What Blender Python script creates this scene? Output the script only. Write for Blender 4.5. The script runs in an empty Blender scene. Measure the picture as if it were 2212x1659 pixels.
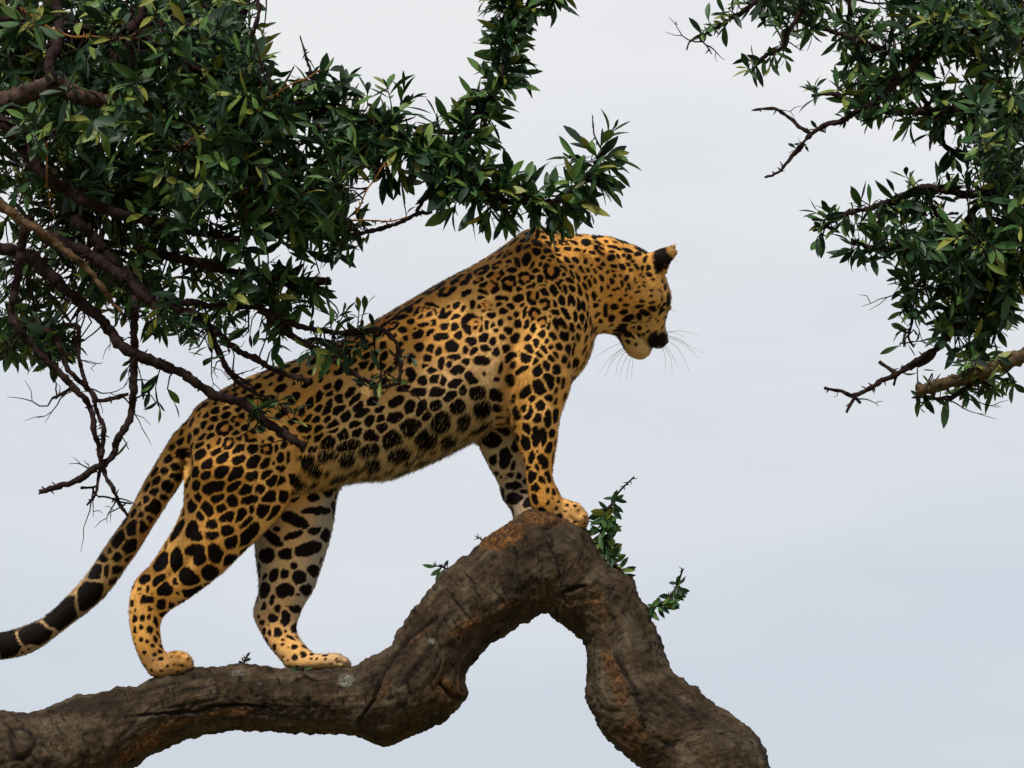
import bpy, bmesh, math, random
import numpy as np
from mathutils import Vector, Matrix, noise
from mathutils.bvhtree import BVHTree
from mathutils.kdtree import KDTree

scene = bpy.context.scene
COL = scene.collection
rng = np.random.default_rng(7)
random.seed(7)

# ---------------------------------------------------------------- camera
CAM = np.array([0.0, -12.0, 2.0])
AIM_Z = 4.2
PITCH = math.atan2(AIM_Z - CAM[2], -CAM[1])
DIST = math.hypot(AIM_Z - CAM[2], CAM[1])
TANX = 1.28 / DIST                       # the frame is 2.56 m wide where the leopard stands
cam_data = bpy.data.cameras.new('camera')
cam = bpy.data.objects.new('camera', cam_data)
COL.objects.link(cam)
cam.location = CAM
cam.rotation_euler = (math.pi / 2 + PITCH, 0, 0)
cam_data.sensor_width = 36.0
cam_data.angle = 2 * math.atan(TANX)
cam_data.clip_start = 0.1
cam_data.clip_end = 20000
scene.camera = cam

# ---------------------------------------------------------------- sky and sun
SUN_EL, SUN_AZ = math.radians(54), math.radians(-30)    # azimuth: 0 = straight behind the camera, negative = left
world = bpy.data.worlds.new('World')
scene.world = world
world.use_nodes = True
nt = world.node_tree
nt.nodes.clear()
N = nt.nodes.new
out = N('ShaderNodeOutputWorld')
sky = N('ShaderNodeTexSky'); sky.sky_type = 'NISHITA'; sky.sun_disc = False
sky.sun_elevation = SUN_EL
sky.sun_rotation = math.pi - SUN_AZ
sky.air_density = 1.0; sky.dust_density = 2.0
bg1 = N('ShaderNodeBackground'); bg1.inputs[1].default_value = 0.1
nt.links.new(sky.outputs[0], bg1.inputs[0])
tc = N('ShaderNodeTexCoord')
mp = N('ShaderNodeMapping'); mp.inputs['Scale'].default_value = (1.0, 1.0, 3.2)
nt.links.new(tc.outputs['Generated'], mp.inputs[0])
n1 = N('ShaderNodeTexNoise'); n1.inputs['Scale'].default_value = 3.1; n1.inputs['Detail'].default_value = 6; n1.inputs['Roughness'].default_value = 0.5
mp.inputs['Location'].default_value = (0.35, 0.1, 0.62)
nt.links.new(mp.outputs[0], n1.inputs[0])
ramp = N('ShaderNodeValToRGB')
ramp.color_ramp.elements[0].position = 0.33; ramp.color_ramp.elements[0].color = (0.66, 0.712, 0.79, 1)
ramp.color_ramp.elements[1].position = 0.66; ramp.color_ramp.elements[1].color = (0.90, 0.90, 0.91, 1)
sx = N('ShaderNodeSeparateXYZ'); nt.links.new(tc.outputs['Generated'], sx.inputs[0])
el = N('ShaderNodeMapRange'); el.inputs[1].default_value = 0.06; el.inputs[2].default_value = 0.30; el.inputs[3].default_value = -0.12; el.inputs[4].default_value = 0.17
nt.links.new(sx.outputs[2], el.inputs[0])
ad = N('ShaderNodeMath'); ad.operation = 'ADD'
nt.links.new(n1.outputs[0], ad.inputs[0]); nt.links.new(el.outputs[0], ad.inputs[1])
nt.links.new(ad.outputs[0], ramp.inputs[0])
bg2 = N('ShaderNodeBackground'); bg2.inputs[1].default_value = 0.98
nt.links.new(ramp.outputs[0], bg2.inputs[0])
mx = N('ShaderNodeMixShader'); mx.inputs[0].default_value = 0.92
nt.links.new(bg1.outputs[0], mx.inputs[1]); nt.links.new(bg2.outputs[0], mx.inputs[2])
nt.links.new(mx.outputs[0], out.inputs[0])

sun_d = bpy.data.lights.new('sun', 'SUN')
sun_d.energy = 5.0
sun_d.angle = math.radians(4.5)
sun_d.color = (1.0, 0.95, 0.87)
sun = bpy.data.objects.new('sun', sun_d)
COL.objects.link(sun)
sdir = Vector((math.sin(SUN_AZ) * math.cos(SUN_EL), -math.cos(SUN_AZ) * math.cos(SUN_EL), math.sin(SUN_EL)))
sun.rotation_euler = sdir.to_track_quat('Z', 'Y').to_euler()
sun.location = (-3, -6, 12)
scene.view_settings.view_transform = 'Standard'
scene.view_settings.look = 'None'
scene.view_settings.exposure = 0.0
scene.view_settings.gamma = 1.0
scene.render.film_transparent = False
scene.cycles.max_bounces = 6
scene.cycles.transparent_max_bounces = 6

# ---------------------------------------------------------------- helpers
CP, SP = math.cos(PITCH), math.sin(PITCH)
def P(px, py, Y):
    """world point seen at (px, py) of the 2212 x 1659 survey grid, standing on the vertical plane y = Y"""
    a = (px - 1106.0) / 1106.0 * TANX
    b = (829.5 - py) / 1106.0 * TANX
    ry, rz = CP - b * SP, SP + b * CP
    t = (Y - CAM[1]) / ry
    return np.array([a * t, Y, CAM[2] + rz * t])
def proj(v):
    v = np.asarray(v) - CAM
    f = v[..., 1] * CP + v[..., 2] * SP
    u = -v[..., 1] * SP + v[..., 2] * CP
    return np.stack([v[..., 0] / f / TANX * 1106 + 1106, 829.5 - u / f / TANX * 1106], -1)
PXM = 1.28 / 1106.0                      # metres per survey pixel

def prop(o, label=None, cat=None, group=None, kind=None):
    if label: o['label'] = label
    if cat: o['category'] = cat
    if group: o['group'] = group
    if kind: o['kind'] = kind
    return o
def mesh_from(name, V, F, smooth=True):
    me = bpy.data.meshes.new(name)
    me.from_pydata([tuple(map(float, v)) for v in V], [], [tuple(map(int, f)) for f in F])
    if smooth:
        me.polygons.foreach_set('use_smooth', [True] * len(me.polygons))
    me.update()
    return me
def link(name, me, mat=None, parent=None):
    o = bpy.data.objects.new(name, me)
    COL.objects.link(o)
    if mat is not None and len(me.materials) == 0:
        me.materials.append(mat)
    if parent is not None:
        o.parent = parent
        o.matrix_parent_inverse = Matrix.Translation(-parent.location)
    return o
def empty(name, loc):
    o = bpy.data.objects.new(name, None)
    o.location = loc
    o.empty_display_size = 0.1
    COL.objects.link(o)
    return o
def resample(st, n):
    """Catmull-Rom through the rows of st, n rows evenly spaced by centre length"""
    st = np.asarray(st, float)
    k = len(st)
    ext = np.vstack([2 * st[0] - st[1], st, 2 * st[-1] - st[-2]])
    res = []
    for i in range(k - 1):
        p0, p1, p2, p3 = ext[i:i + 4]
        for t in np.linspace(0, 1, 12, endpoint=False):
            res.append(0.5 * (2 * p1 + (p2 - p0) * t + (2 * p0 - 5 * p1 + 4 * p2 - p3) * t * t + (3 * p1 - p0 - 3 * p2 + p3) * t ** 3))
    res.append(st[-1])
    res = np.array(res)
    c = res[:, :2] if st.shape[1] < 4 else (res[:, :2] + res[:, 2:4]) / 2
    d = np.r_[0, np.cumsum(np.linalg.norm(np.diff(c, axis=0), axis=1) + 1e-6)]
    s = np.linspace(0, d[-1], n)
    return np.stack([np.interp(s, d, res[:, j]) for j in range(res.shape[1])], 1)
def loft(st, n=60, seg=36, e=2.15):
    """st rows: ax ay bx by yc hd -> verts, faces of a closed tube whose outline passes through A and B"""
    r = resample(st, n)
    th = np.linspace(0, 2 * math.pi, seg, endpoint=False)
    c, s = np.cos(th), np.sin(th)
    c = np.sign(c) * np.abs(c) ** (2 / e); s = np.sign(s) * np.abs(s) ** (2 / e)
    V = []
    for ax, ay, bx, by, yc, hd in r:
        A, B = P(ax, ay, yc), P(bx, by, yc)
        m, h = (A + B) / 2, (A - B) / 2
        V.append(m + c[:, None] * h + s[:, None] * np.array([0, max(hd, 0.003), 0]))
    V = np.concatenate(V)
    F = []
    for i in range(n - 1):
        for j in range(seg):
            a, b = i * seg + j, i * seg + (j + 1) % seg
            F.append((a, a + seg, b + seg, b))
    V = np.vstack([V, V[:seg].mean(0), V[-seg:].mean(0)])
    z0, z1 = len(V) - 2, len(V) - 1
    for j in range(seg):
        F.append((j, (j + 1) % seg, z0)); F.append(((n - 1) * seg + j, z1, (n - 1) * seg + (j + 1) % seg))
    return V, F
def tube(pts, rad, seg=8, cap=True):
    """round tube along 3-D points"""
    pts = np.asarray(pts, float); n = len(pts)
    rad = np.broadcast_to(np.asarray(rad, float), (n,))
    T = np.gradient(pts, axis=0); T /= np.linalg.norm(T, axis=1)[:, None] + 1e-9
    up = np.array([0.13, 1.0, 0.21]); V = []
    th = np.linspace(0, 2 * math.pi, seg, endpoint=False)
    for i in range(n):
        u = np.cross(T[i], up); u /= np.linalg.norm(u) + 1e-9
        w = np.cross(u, T[i])
        V.append(pts[i] + rad[i] * (np.cos(th)[:, None] * u + np.sin(th)[:, None] * w))
    V = np.concatenate(V); F = []
    for i in range(n - 1):
        for j in range(seg):
            a, b = i * seg + j, i * seg + (j + 1) % seg
            F.append((a, b, b + seg, a + seg))
    if cap:
        F.append(tuple(range(seg))); F.append(tuple((n - 1) * seg + j for j in reversed(range(seg))))
    return V, F
def merge(parts):
    V, F, o = [], [], 0
    for v, f in parts:
        V.append(np.asarray(v)); F += [tuple(i + o for i in q) for q in f]; o += len(v)
    return np.vstack(V), F
def remeshed(V, F, voxel, it=0, fac=0.5):
    me = mesh_from('tmp', V, F)
    o = bpy.data.objects.new('tmp', me); COL.objects.link(o)
    m = o.modifiers.new('r', 'REMESH'); m.mode = 'VOXEL'; m.voxel_size = voxel
    if it:
        s = o.modifiers.new('s', 'SMOOTH'); s.iterations = it; s.factor = fac
    dg = bpy.context.evaluated_depsgraph_get()
    r = bpy.data.meshes.new_from_object(o.evaluated_get(dg))
    bpy.data.objects.remove(o); bpy.data.meshes.remove(me)
    return r
def coords(me):
    a = np.empty(len(me.vertices) * 3, np.float32); me.vertices.foreach_get('co', a); return a.reshape(-1, 3).astype(float)
def normals(me):
    a = np.empty(len(me.vertices) * 3, np.float32); me.vertices.foreach_get('normal', a); return a.reshape(-1, 3).astype(float)
def set_coords(me, V):
    me.vertices.foreach_set('co', np.asarray(V, np.float32).ravel()); me.update()
def smooth01(x, a, b):
    t = np.clip((x - a) / (b - a), 0, 1); return t * t * (3 - 2 * t)
def set_color(me, name, C):
    a = me.color_attributes.new(name, 'FLOAT_COLOR', 'POINT')
    a.data.foreach_set('color', np.c_[C, np.ones(len(C))].astype(np.float32).ravel())
def seg_dist(p, poly):
    """distance of 2-D points p to a polyline, and the parameter 0..1 along it"""
    poly = np.asarray(poly, float)
    lo_, hi_ = poly.min(0) - 90, poly.max(0) + 90
    sel = np.nonzero(np.all((p > lo_) & (p < hi_), axis=1))[0]
    if len(sel) < len(p):
        d_, t_ = np.full(len(p), 1e3), np.zeros(len(p))
        if len(sel): d_[sel], t_[sel] = seg_dist(p[sel], poly)
        return d_, t_
    best = np.full(len(p), 1e9); par = np.zeros(len(p))
    L = np.r_[0, np.cumsum(np.linalg.norm(np.diff(poly, axis=0), axis=1))]
    for i in range(len(poly) - 1):
        a, b = poly[i], poly[i + 1]; ab = b - a
        t = np.clip(((p - a) @ ab) / (ab @ ab), 0, 1)
        d = np.linalg.norm(p - (a + t[:, None] * ab), axis=1)
        k = d < best
        best[k] = d[k]; par[k] = (L[i] + t[k] * (L[i + 1] - L[i])) / L[-1]
    return best, par

# node helpers
def new_mat(name):
    m = bpy.data.materials.new(name); m.use_nodes = True
    t = m.node_tree; t.nodes.clear()
    o = t.nodes.new('ShaderNodeOutputMaterial'); b = t.nodes.new('ShaderNodeBsdfPrincipled')
    t.links.new(b.outputs[0], o.inputs[0])
    return m, t, b
def tex_noise(t, scale, detail=5, rough=0.6, vec=None, dist=0.0):
    n = t.nodes.new('ShaderNodeTexNoise')
    n.inputs['Scale'].default_value = scale; n.inputs['Detail'].default_value = detail; n.inputs['Roughness'].default_value = rough; n.inputs['Distortion'].default_value = dist
    if vec is not None: t.links.new(vec, n.inputs['Vector'])
    return n
def ramp_node(t, fac, stops):
    r = t.nodes.new('ShaderNodeValToRGB'); cr = r.color_ramp
    while len(cr.elements) < len(stops): cr.elements.new(0.5)
    for e, (p, c) in zip(cr.elements, stops):
        e.position = p; e.color = (*c, 1) if len(c) == 3 else c
    t.links.new(fac, r.inputs[0])
    return r
def mix_col(t, fac, a, b, blend='MIX'):
    m = t.nodes.new('ShaderNodeMix'); m.data_type = 'RGBA'; m.blend_type = blend
    for sock, v in ((m.inputs[0], fac), (m.inputs[6], a), (m.inputs[7], b)):
        if hasattr(v, 'is_output'): t.links.new(v, sock)
        elif isinstance(v, (int, float)): sock.default_value = v
        else: sock.default_value = (*v, 1)
    return m.outputs[2]
# ---------------------------------------------------------------- ground (below the frame)
gm, gt, gb = new_mat('dry_grass_ground')
g1 = tex_noise(gt, 0.6, 8, 0.7)
gr = ramp_node(gt, g1.outputs[0], [(0.3, (0.10, 0.095, 0.035)), (0.7, (0.21, 0.17, 0.075))])
gt.links.new(gr.outputs[0], gb.inputs['Base Color']); gb.inputs['Roughness'].default_value = 1.0
nv = 81
gx = np.sinh(np.linspace(-7, 7, nv)) * 14
GX, GY = np.meshgrid(gx, gx)
GZ = np.array([[noise.noise((x * 0.07, y * 0.07, 0)) * 0.25 for x, y in zip(a, b)] for a, b in zip(GX, GY)])
me = mesh_from('ground', np.stack([GX.ravel(), GY.ravel(), GZ.ravel()], 1),
               [(i * nv + j, i * nv + j + 1, (i + 1) * nv + j + 1, (i + 1) * nv + j) for i in range(nv - 1) for j in range(nv - 1)])
prop(link('ground', me, gm), kind='structure')

# ---------------------------------------------------------------- thick limb the leopard stands on
limb_st = [(-420, 1600, -260, 1960), (-220, 1560, -90, 1850), (-100, 1545, 20, 1795), (0, 1533, 120, 1752), (59, 1543, 185, 1718), (141, 1516, 245, 1686), (219, 1500, 289, 1659),
 (305, 1475, 345, 1618), (371, 1457, 400, 1597), (422, 1444, 450, 1586), (519, 1436, 535, 1578), (625, 1446, 625, 1584),
 (700, 1445, 700, 1587), (755, 1442, 758, 1588), (790, 1423, 808, 1601), (824, 1411, 850, 1598), (845, 1392, 905, 1582), (864, 1366, 952, 1563),
 (887, 1326, 984, 1530), (905, 1300, 996, 1482), (930, 1270, 1016, 1441), (957, 1242, 1061, 1397), (997, 1212, 1104, 1365), (1041, 1174, 1140, 1342),
 (1089, 1138, 1160, 1330), (1145, 1106, 1174, 1323), (1188, 1103, 1182, 1320), (1227, 1116, 1187, 1323), (1264, 1141, 1192, 1328),
 (1302, 1196, 1208, 1341), (1339, 1234, 1228, 1355), (1367, 1262, 1248, 1369), (1387, 1301, 1264, 1384), (1411, 1345, 1272, 1410),
 (1435, 1397, 1268, 1455), (1447, 1445, 1265, 1500), (1479, 1473, 1275, 1530), (1530, 1511, 1300, 1580), (1580, 1545, 1340, 1626),
 (1637, 1592, 1387, 1659), (1665, 1659, 1440, 1720), (1690, 1740, 1490, 1780), (1720, 1850, 1520, 1870), (1760, 2000, 1560, 2010)]
limb_st = np.array(limb_st, float)
hd = np.linalg.norm(limb_st[:, :2] - limb_st[:, 2:], axis=1) / 2 * PXM * 1.04
hd = np.clip(hd, 0, 0.125); hd[23:29] = 0.105
yc = np.interp(np.arange(len(limb_st)), [0, 6, 14, 20, 25, 31, 38, 43], [-0.1, -0.03, 0.0, -0.03, -0.015, 0.0, -0.06, -0.12])
LV, LF = loft(np.c_[limb_st, yc, hd], n=620, seg=150, e=2.0)
lme = mesh_from('limb', LV, LF)
LV = coords(lme); LN = normals(lme); lp = proj(LV)
print('limb normal check', float(np.mean((LN * (LV - LV.mean(0)))[:, 1])))
near = LN[:, 1] < 0.25
disp = np.zeros(len(LV))
Zs = 1.0
for i, v in enumerate(LV):
    q = Vector(v)
    disp[i] = 0.006 * noise.noise(q * 9) + 0.006 * noise.noise(q * 24) + 0.0048 * noise.noise(q * 60) + 0.0034 * noise.noise(q * 150)
cracks = [([(945, 1334), (907, 1362), (870, 1398), (835, 1442), (818, 1480), (806, 1515), (772, 1560)], 5, 0.012),
          ([(270, 1548), (351, 1541), (428, 1539), (454, 1528), (524, 1524), (598, 1535)], 3.6, 0.010),
          ([(1175, 1148), (1204, 1128)], 6, 0.012),
          ([(1180, 1170), (1203, 1213), (1213, 1268)], 3.2, 0.006),
          ([(1214, 1280), (1240, 1272), (1263, 1264)], 4.5, 0.012),
          ([(20, 1580), (38, 1640), (75, 1610), (48, 1578), (22, 1580)], 5, 0.006),
          ([(950, 1475), (968, 1498), (985, 1506)], 5, 0.014),
          ([(1330, 1420), (1375, 1500), (1390, 1580)], 5, 0.007)]
_rr = resample(np.c_[limb_st, yc, hd], 620); _cc = (_rr[:, :2] + _rr[:, 2:4]) / 2
_ss = np.r_[0, np.cumsum(np.linalg.norm(np.diff(_cc, axis=0), axis=1))] * PXM; _tt = np.linspace(0, 2 * math.pi, 150, endpoint=False)
_gr = np.stack([np.repeat(_ss, 150), np.tile(np.cos(_tt), 620), np.tile(np.sin(_tt), 620)], 1)
for i, (a_, b_, c_) in enumerate(_gr):
    m_ = max(0.0, noise.noise((a_ * 5, b_ * 1.3, c_ * 1.3)) + .25)
    k_ = 1 - abs(noise.noise((a_ * 7, b_ * 4.5, c_ * 4.5))) * 2.4
    if k_ > 0: disp[i] -= .0075 * m_ * k_ ** 3
    x_ = 1 - abs(noise.noise((a_ * 38, b_ * 2.2, c_ * 2.2 + 7))) * 3.2
    if x_ > 0: disp[i] -= .0028 * x_ ** 2
for poly, w, dep in cracks:
    pl = resample([(a, b) for a, b in poly], 40)
    pl = pl + np.array([[noise.noise((k * 0.6, w, 0)) * 4, noise.noise((k * 0.6, w, 9)) * 4] for k in range(40)])
    d, par = seg_dist(lp, pl)
    ww = .72 * w * (0.25 + 0.9 * np.sin(np.pi * np.clip(par, 0.03, 0.97)))
    disp -= np.where(near, dep * np.exp(-(d / ww) ** 2), 0)
    disp += np.where(near, dep * 0.15 * np.exp(-((d - 2.6 * ww) / (1.6 * ww)) ** 2), 0)
for cx, cy, r, h in [(60, 1610, 40, 0.018), (985, 1500, 34, 0.02), (842, 1590, 30, 0.012), (1150, 1130, 45, 0.01), (1503, 1490, 12, 0.010), (168, 1508, 14, 0.007),
                     (250, 1490, 9, 0.008), (1060, 1165, 12, 0.007), (862, 1372, 12, 0.006), (900, 1320, 9, 0.006), (1000, 1212, 10, 0.006), (1400, 1318, 16, 0.007), (1360, 1255, 20, 0.008), (1570, 1530, 14, 0.006)]:
    d = np.linalg.norm(lp - (cx, cy), axis=1)
    disp += h * np.exp(-(d / r) ** 2)
LV = LV + LN * disp[:, None]
set_coords(lme, LV)
# bark wear: R = bare orange wood, G = pale lichen, B = crack darkness
wear = np.zeros((len(LV), 3))
def blob(cx, cy, rx, ry, ang, ch, amt):
    c, s = math.cos(math.radians(ang)), math.sin(math.radians(ang))
    x, y = lp[:, 0] - cx, lp[:, 1] - cy
    d = np.hypot((x * c + y * s) / rx, (-x * s + y * c) / ry)
    wear[:, ch] = np.maximum(wear[:, ch], np.where(LN[:, 1] < 0.45, amt * smooth01(-d, -1.25, -0.55), 0))
for a in [(1085, 1160, 62, 28, -20, 0, 1.0), (1170, 1125, 60, 18, 8, 0, .8), (500, 1540, 55, 9, -5, 0, 1.0), (390, 1560, 90, 10, -8, 0, .6), (300, 1620, 75, 16, -28, 0, .9), (330, 1585, 60, 9, -22, 0, .7),
          (905, 1370, 80, 10, -40, 0, .55), (960, 1490, 34, 30, 0, 0, .7), (820, 1500, 40, 20, -50, 0, .55), (1010, 1350, 70, 20, -35, 0, .6), (1290, 1300, 26, 60, -25, 0, .55),
          (1330, 1470, 22, 90, -20, 0, .6), (1370, 1590, 40, 60, -20, 0, .5), (870, 1570, 60, 25, -10, 0, .45), (600, 1575, 160, 10, 2, 0, .35), (180, 1640, 80, 25, -20, 0, .35), (1130, 1290, 90, 18, -20, 0, .45), (1260, 1290, 40, 20, -20, 0, .5)]:
    blob(*a)
for a in [(748, 1467, 22, 19, 0, 1, 1.0), (516, 1454, 34, 10, -5, 1, .75), (388, 1470, 10, 8, 0, 1, .6), (560, 1476, 9, 7, 0, 1, .7), (931, 1385, 11, 9, 0, 1, 1.0), (905, 1320, 8, 10, 20, 1, .6), (990, 1268, 22, 12, 40, 1, .5),
          (60, 1600, 30, 40, 0, 1, .5), (735, 1500, 90, 60, 0, 1, .28), (1205, 1180, 12, 26, -10, 1, .6), (1050, 1300, 70, 20, -30, 1, .28), (1620, 1600, 22, 16, 30, 1, .6), (1520, 1600, 14, 9, 0, 1, .5), (800, 1460, 40, 28, -40, 1, .4),
          (240, 1540, 20, 14, 0, 1, .45), (350, 1505, 60, 18, 0, 1, .35), (1090, 1260, 60, 30, 0, 1, .25), (460, 1470, 70, 14, 0, 1, .35)]:
    blob(*a)
for poly, w, dep in cracks:
    d, par = seg_dist(lp, resample(poly, 40)); wear[:, 2] = np.maximum(wear[:, 2], np.where(near, np.exp(-(d / (w * 0.9)) ** 2), 0))
set_color(lme, 'wear', wear)
_r = resample(np.c_[limb_st, yc, hd], 620)
_c = (_r[:, :2] + _r[:, 2:4]) / 2; _s = np.r_[0, np.cumsum(np.linalg.norm(np.diff(_c, axis=0), axis=1))] * PXM
_th = np.linspace(0, 2 * math.pi, 150, endpoint=False)
grain = np.stack([np.repeat(_s, 150), np.tile(np.cos(_th), 620) * .1, np.tile(np.sin(_th), 620) * .1], 1)
grain = np.vstack([grain, grain[:1], grain[-1:]])
ga = lme.attributes.new('grain', 'FLOAT_VECTOR', 'POINT'); ga.data.foreach_set('vector', grain.astype(np.float32).ravel())
bark, bt, bb = new_mat('limb_bark')
gat = bt.nodes.new('ShaderNodeAttribute'); gat.attribute_name = 'grain'
def stretched(k):
    m = bt.nodes.new('ShaderNodeMapping'); m.inputs['Scale'].default_value = k; bt.links.new(gat.outputs['Vector'], m.inputs[0]); return m.outputs[0]
att = bt.nodes.new('ShaderNodeAttribute'); att.attribute_name = 'wear'
sep = bt.nodes.new('ShaderNodeSeparateColor'); bt.links.new(att.outputs['Color'], sep.inputs[0])
tco = bt.nodes.new('ShaderNodeTexCoord')
na = tex_noise(bt, 14, 8, 0.72, tco.outputs['Object'])
base = ramp_node(bt, na.outputs[0], [(0.30, (0.010, 0.006, 0.003)), (0.48, (0.040, 0.0255, 0.013)), (0.66, (0.088, 0.069, 0.046))])
nb = tex_noise(bt, 95, 6, 0.75, tco.outputs['Object'])
vo = bt.nodes.new('ShaderNodeTexVoronoi'); vo.feature = 'DISTANCE_TO_EDGE'; vo.inputs['Scale'].default_value = 38
vmp = bt.nodes.new('ShaderNodeMapping'); vmp.inputs['Scale'].default_value = (1.9, 1.0, .8)
vdn = tex_noise(bt, 30, 3, .6, tco.outputs['Object']); vmx = mix_col(bt, .06, tco.outputs['Object'], vdn.outputs['Color'])
bt.links.new(vmx, vmp.inputs[0]); bt.links.new(vmp.outputs[0], vo.inputs['Vector'])
vcr = ramp_node(bt, vo.outputs['Distance'], [(0.0, (.22, .2, .2)), (0.045, (1, 1, 1))])
vms = tex_noise(bt, 9, 4, .6, tco.outputs['Object']); vmf = ramp_node(bt, vms.outputs[0], [(.46, (0, 0, 0)), (.60, (.8, .8, .8))])
vsep = bt.nodes.new('ShaderNodeSeparateColor'); bt.links.new(vmf.outputs[0], vsep.inputs[0])
ng = tex_noise(bt, 42, 7, .72, stretched((.16, 1, 1)))          # fissures along the limb
nx = tex_noise(bt, 60, 5, .7, stretched((1, .22, .22)))           # fine checks across it
fis = ramp_node(bt, ng.outputs[0], [(0.34, (.28, .25, .24)), (0.48, (.95, .95, .95)), (0.68, (1.6, 1.5, 1.4))])
chk = ramp_node(bt, nx.outputs[0], [(0.36, (.2, .18, .17)), (0.44, (1, 1, 1))])
pit = ramp_node(bt, nb.outputs[0], [(0.33, (0.25, 0.22, 0.2)), (0.42, (1, 1, 1)), (0.66, (1.15, 1.12, 1.1))])
class _T: pass
spk0 = _T(); spk0.outputs = [mix_col(bt, 1.0, mix_col(bt, 1.0, fis.outputs[0], chk.outputs[0], 'MULTIPLY'), pit.outputs[0], 'MULTIPLY')]
class _S: pass
spk = _S(); spk.outputs = [mix_col(bt, 1.0, spk0.outputs[0], mix_col(bt, vsep.outputs[0], (1, 1, 1), vcr.outputs[0]), 'MULTIPLY')]
c1 = mix_col(bt, 1.0, base.outputs[0], spk.outputs[0], 'MULTIPLY')
nc = tex_noise(bt, 55, 7, 0.8, tco.outputs['Object'])
def masked(ch, lo, hi, src=nc):
    a = bt.nodes.new('ShaderNodeMath'); a.operation = 'MULTIPLY_ADD'
    bt.links.new(sep.outputs[ch], a.inputs[0]); a.inputs[1].default_value = 0.62
    bt.links.new(src.outputs[0], a.inputs[2])
    m = bt.nodes.new('ShaderNodeMapRange'); m.inputs[1].default_value = lo; m.inputs[2].default_value = hi
    bt.links.new(a.outputs[0], m.inputs[0]); return m.outputs[0]
orange = ramp_node(bt, nb.outputs[0], [(0.38, (0.012, 0.006, 0.003)), (0.5, (0.085, 0.038, 0.012)), (0.68, (0.28, 0.125, 0.034))])
c2 = mix_col(bt, masked(0, 0.70, 0.98), c1, orange.outputs[0])
lich = ramp_node(bt, nb.outputs[0], [(0.38, (0.05, 0.048, 0.038)), (0.62, (0.27, 0.27, 0.235))])
c3 = mix_col(bt, masked(1, 0.86, 1.16), c2, lich.outputs[0])
c4 = mix_col(bt, sep.outputs[2], c3, (0.012, 0.008, 0.006))
bt.links.new(c4, bb.inputs['Base Color'])
bb.inputs['Roughness'].default_value = 0.75; bb.inputs['Specular IOR Level'].default_value = 0.15
bump = bt.nodes.new('ShaderNodeBump'); bump.inputs['Strength'].default_value = 1.0; bump.inputs['Distance'].default_value = 0.010
bt.links.new(nb.outputs[0], bump.inputs['Height']); 
bump2 = bt.nodes.new('ShaderNodeBump'); bump2.inputs['Strength'].default_value = 0.7; bump2.inputs['Distance'].default_value = 0.012
bt.links.new(ng.outputs[0], bump2.inputs['Height']); bt.links.new(bump.outputs[0], bump2.inputs['Normal'])
bt.links.new(bump2.outputs[0], bb.inputs['Normal'])
tree_limb = empty('tree_limb', P(620, 1510, 0))
prop(tree_limb, 'thick bare gnarled brown tree limb with a humped elbow, under the leopard', 'tree limb')
link('limb', lme, bark, tree_limb)
# ---------------------------------------------------------------- leopard: one continuous body
def ell(px, py, rx, ry, yc, rd, ang=0):
    """ellipsoid, radii in survey pixels in the picture plane and metres in depth"""
    bm = bmesh.new(); bmesh.ops.create_icosphere(bm, subdivisions=3, radius=1.0)
    V = np.array([v.co[:] for v in bm.verts]); F = [[v.index for v in f.verts] for f in bm.faces]; bm.free()
    c, s = math.cos(math.radians(ang)), math.sin(math.radians(ang))
    x, z = V[:, 0] * rx * PXM, V[:, 2] * ry * PXM
    return P(px, py, yc) + np.stack([x * c - z * s, V[:, 1] * rd, x * s + z * c], 1), F
body = []
body.append(loft([(398, 935, 402, 1010, 0, .03), (420, 888, 440, 1075, 0, .095), (450, 863, 520, 1100, 0, .12), (520, 825, 620, 1082, 0, .128), (600, 793, 700, 1050, 0, .13),
 (700, 757, 765, 1032, 0, .135), (800, 702, 832, 1028, 0, .142), (880, 655, 902, 1003, 0, .148), (960, 608, 972, 970, 0, .15), (1026, 574, 1050, 930, 0, .15),
 (1080, 540, 1120, 915, 0, .148), (1124, 510, 1190, 890, 0, .14), (1165, 495, 1228, 832, 0, .13), (1212, 504, 1263, 788, 0, .115), (1246, 508, 1279, 748, 0.005, .102),
 (1285, 510, 1284, 724, .01, .092), (1319, 513, 1300, 719, .015, .086), (1351, 524, 1316, 720, .025, .084), (1385, 538, 1330, 723, .035, .086), (1420, 562, 1335, 728, .045, .087),
 (1439, 603, 1338, 734, .055, .084), (1448, 645, 1341, 741, .07, .07), (1444, 672, 1346, 750, .085, .058), (1437, 692, 1353, 762, .095, .05), (1436, 706, 1362, 768, .10, .045), (1428, 722, 1372, 768, .105, .036)], n=130, seg=48))
body.append(ell(1421, 727, 22, 27, .115, .04, 12))        # upper muzzle
body.append(ell(1380, 751, 29, 26, .10, .036, -15))       # chin
body.append(ell(1376, 650, 52, 46, -.01, .05, 20))        # cheek
body.append(ell(1431, 648, 18, 34, .045, .05, 0))         # brow
body.append(loft([(1398, 548, 1440, 598, .0, .022), (1412, 543, 1443, 580, -.004, .024), (1427, 536, 1449, 567, -.004, .02), (1446, 535, 1459, 556, .0, .013), (1463, 538, 1465, 546, .006, .005)], n=24, seg=24))
body.append(loft([(1415, 552, 1442, 585, .10, .022), (1430, 537, 1450, 562, .115, .018), (1448, 530, 1456, 544, .125, .012), (1461, 524, 1464, 530, .13, .005)], n=24, seg=24))
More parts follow.
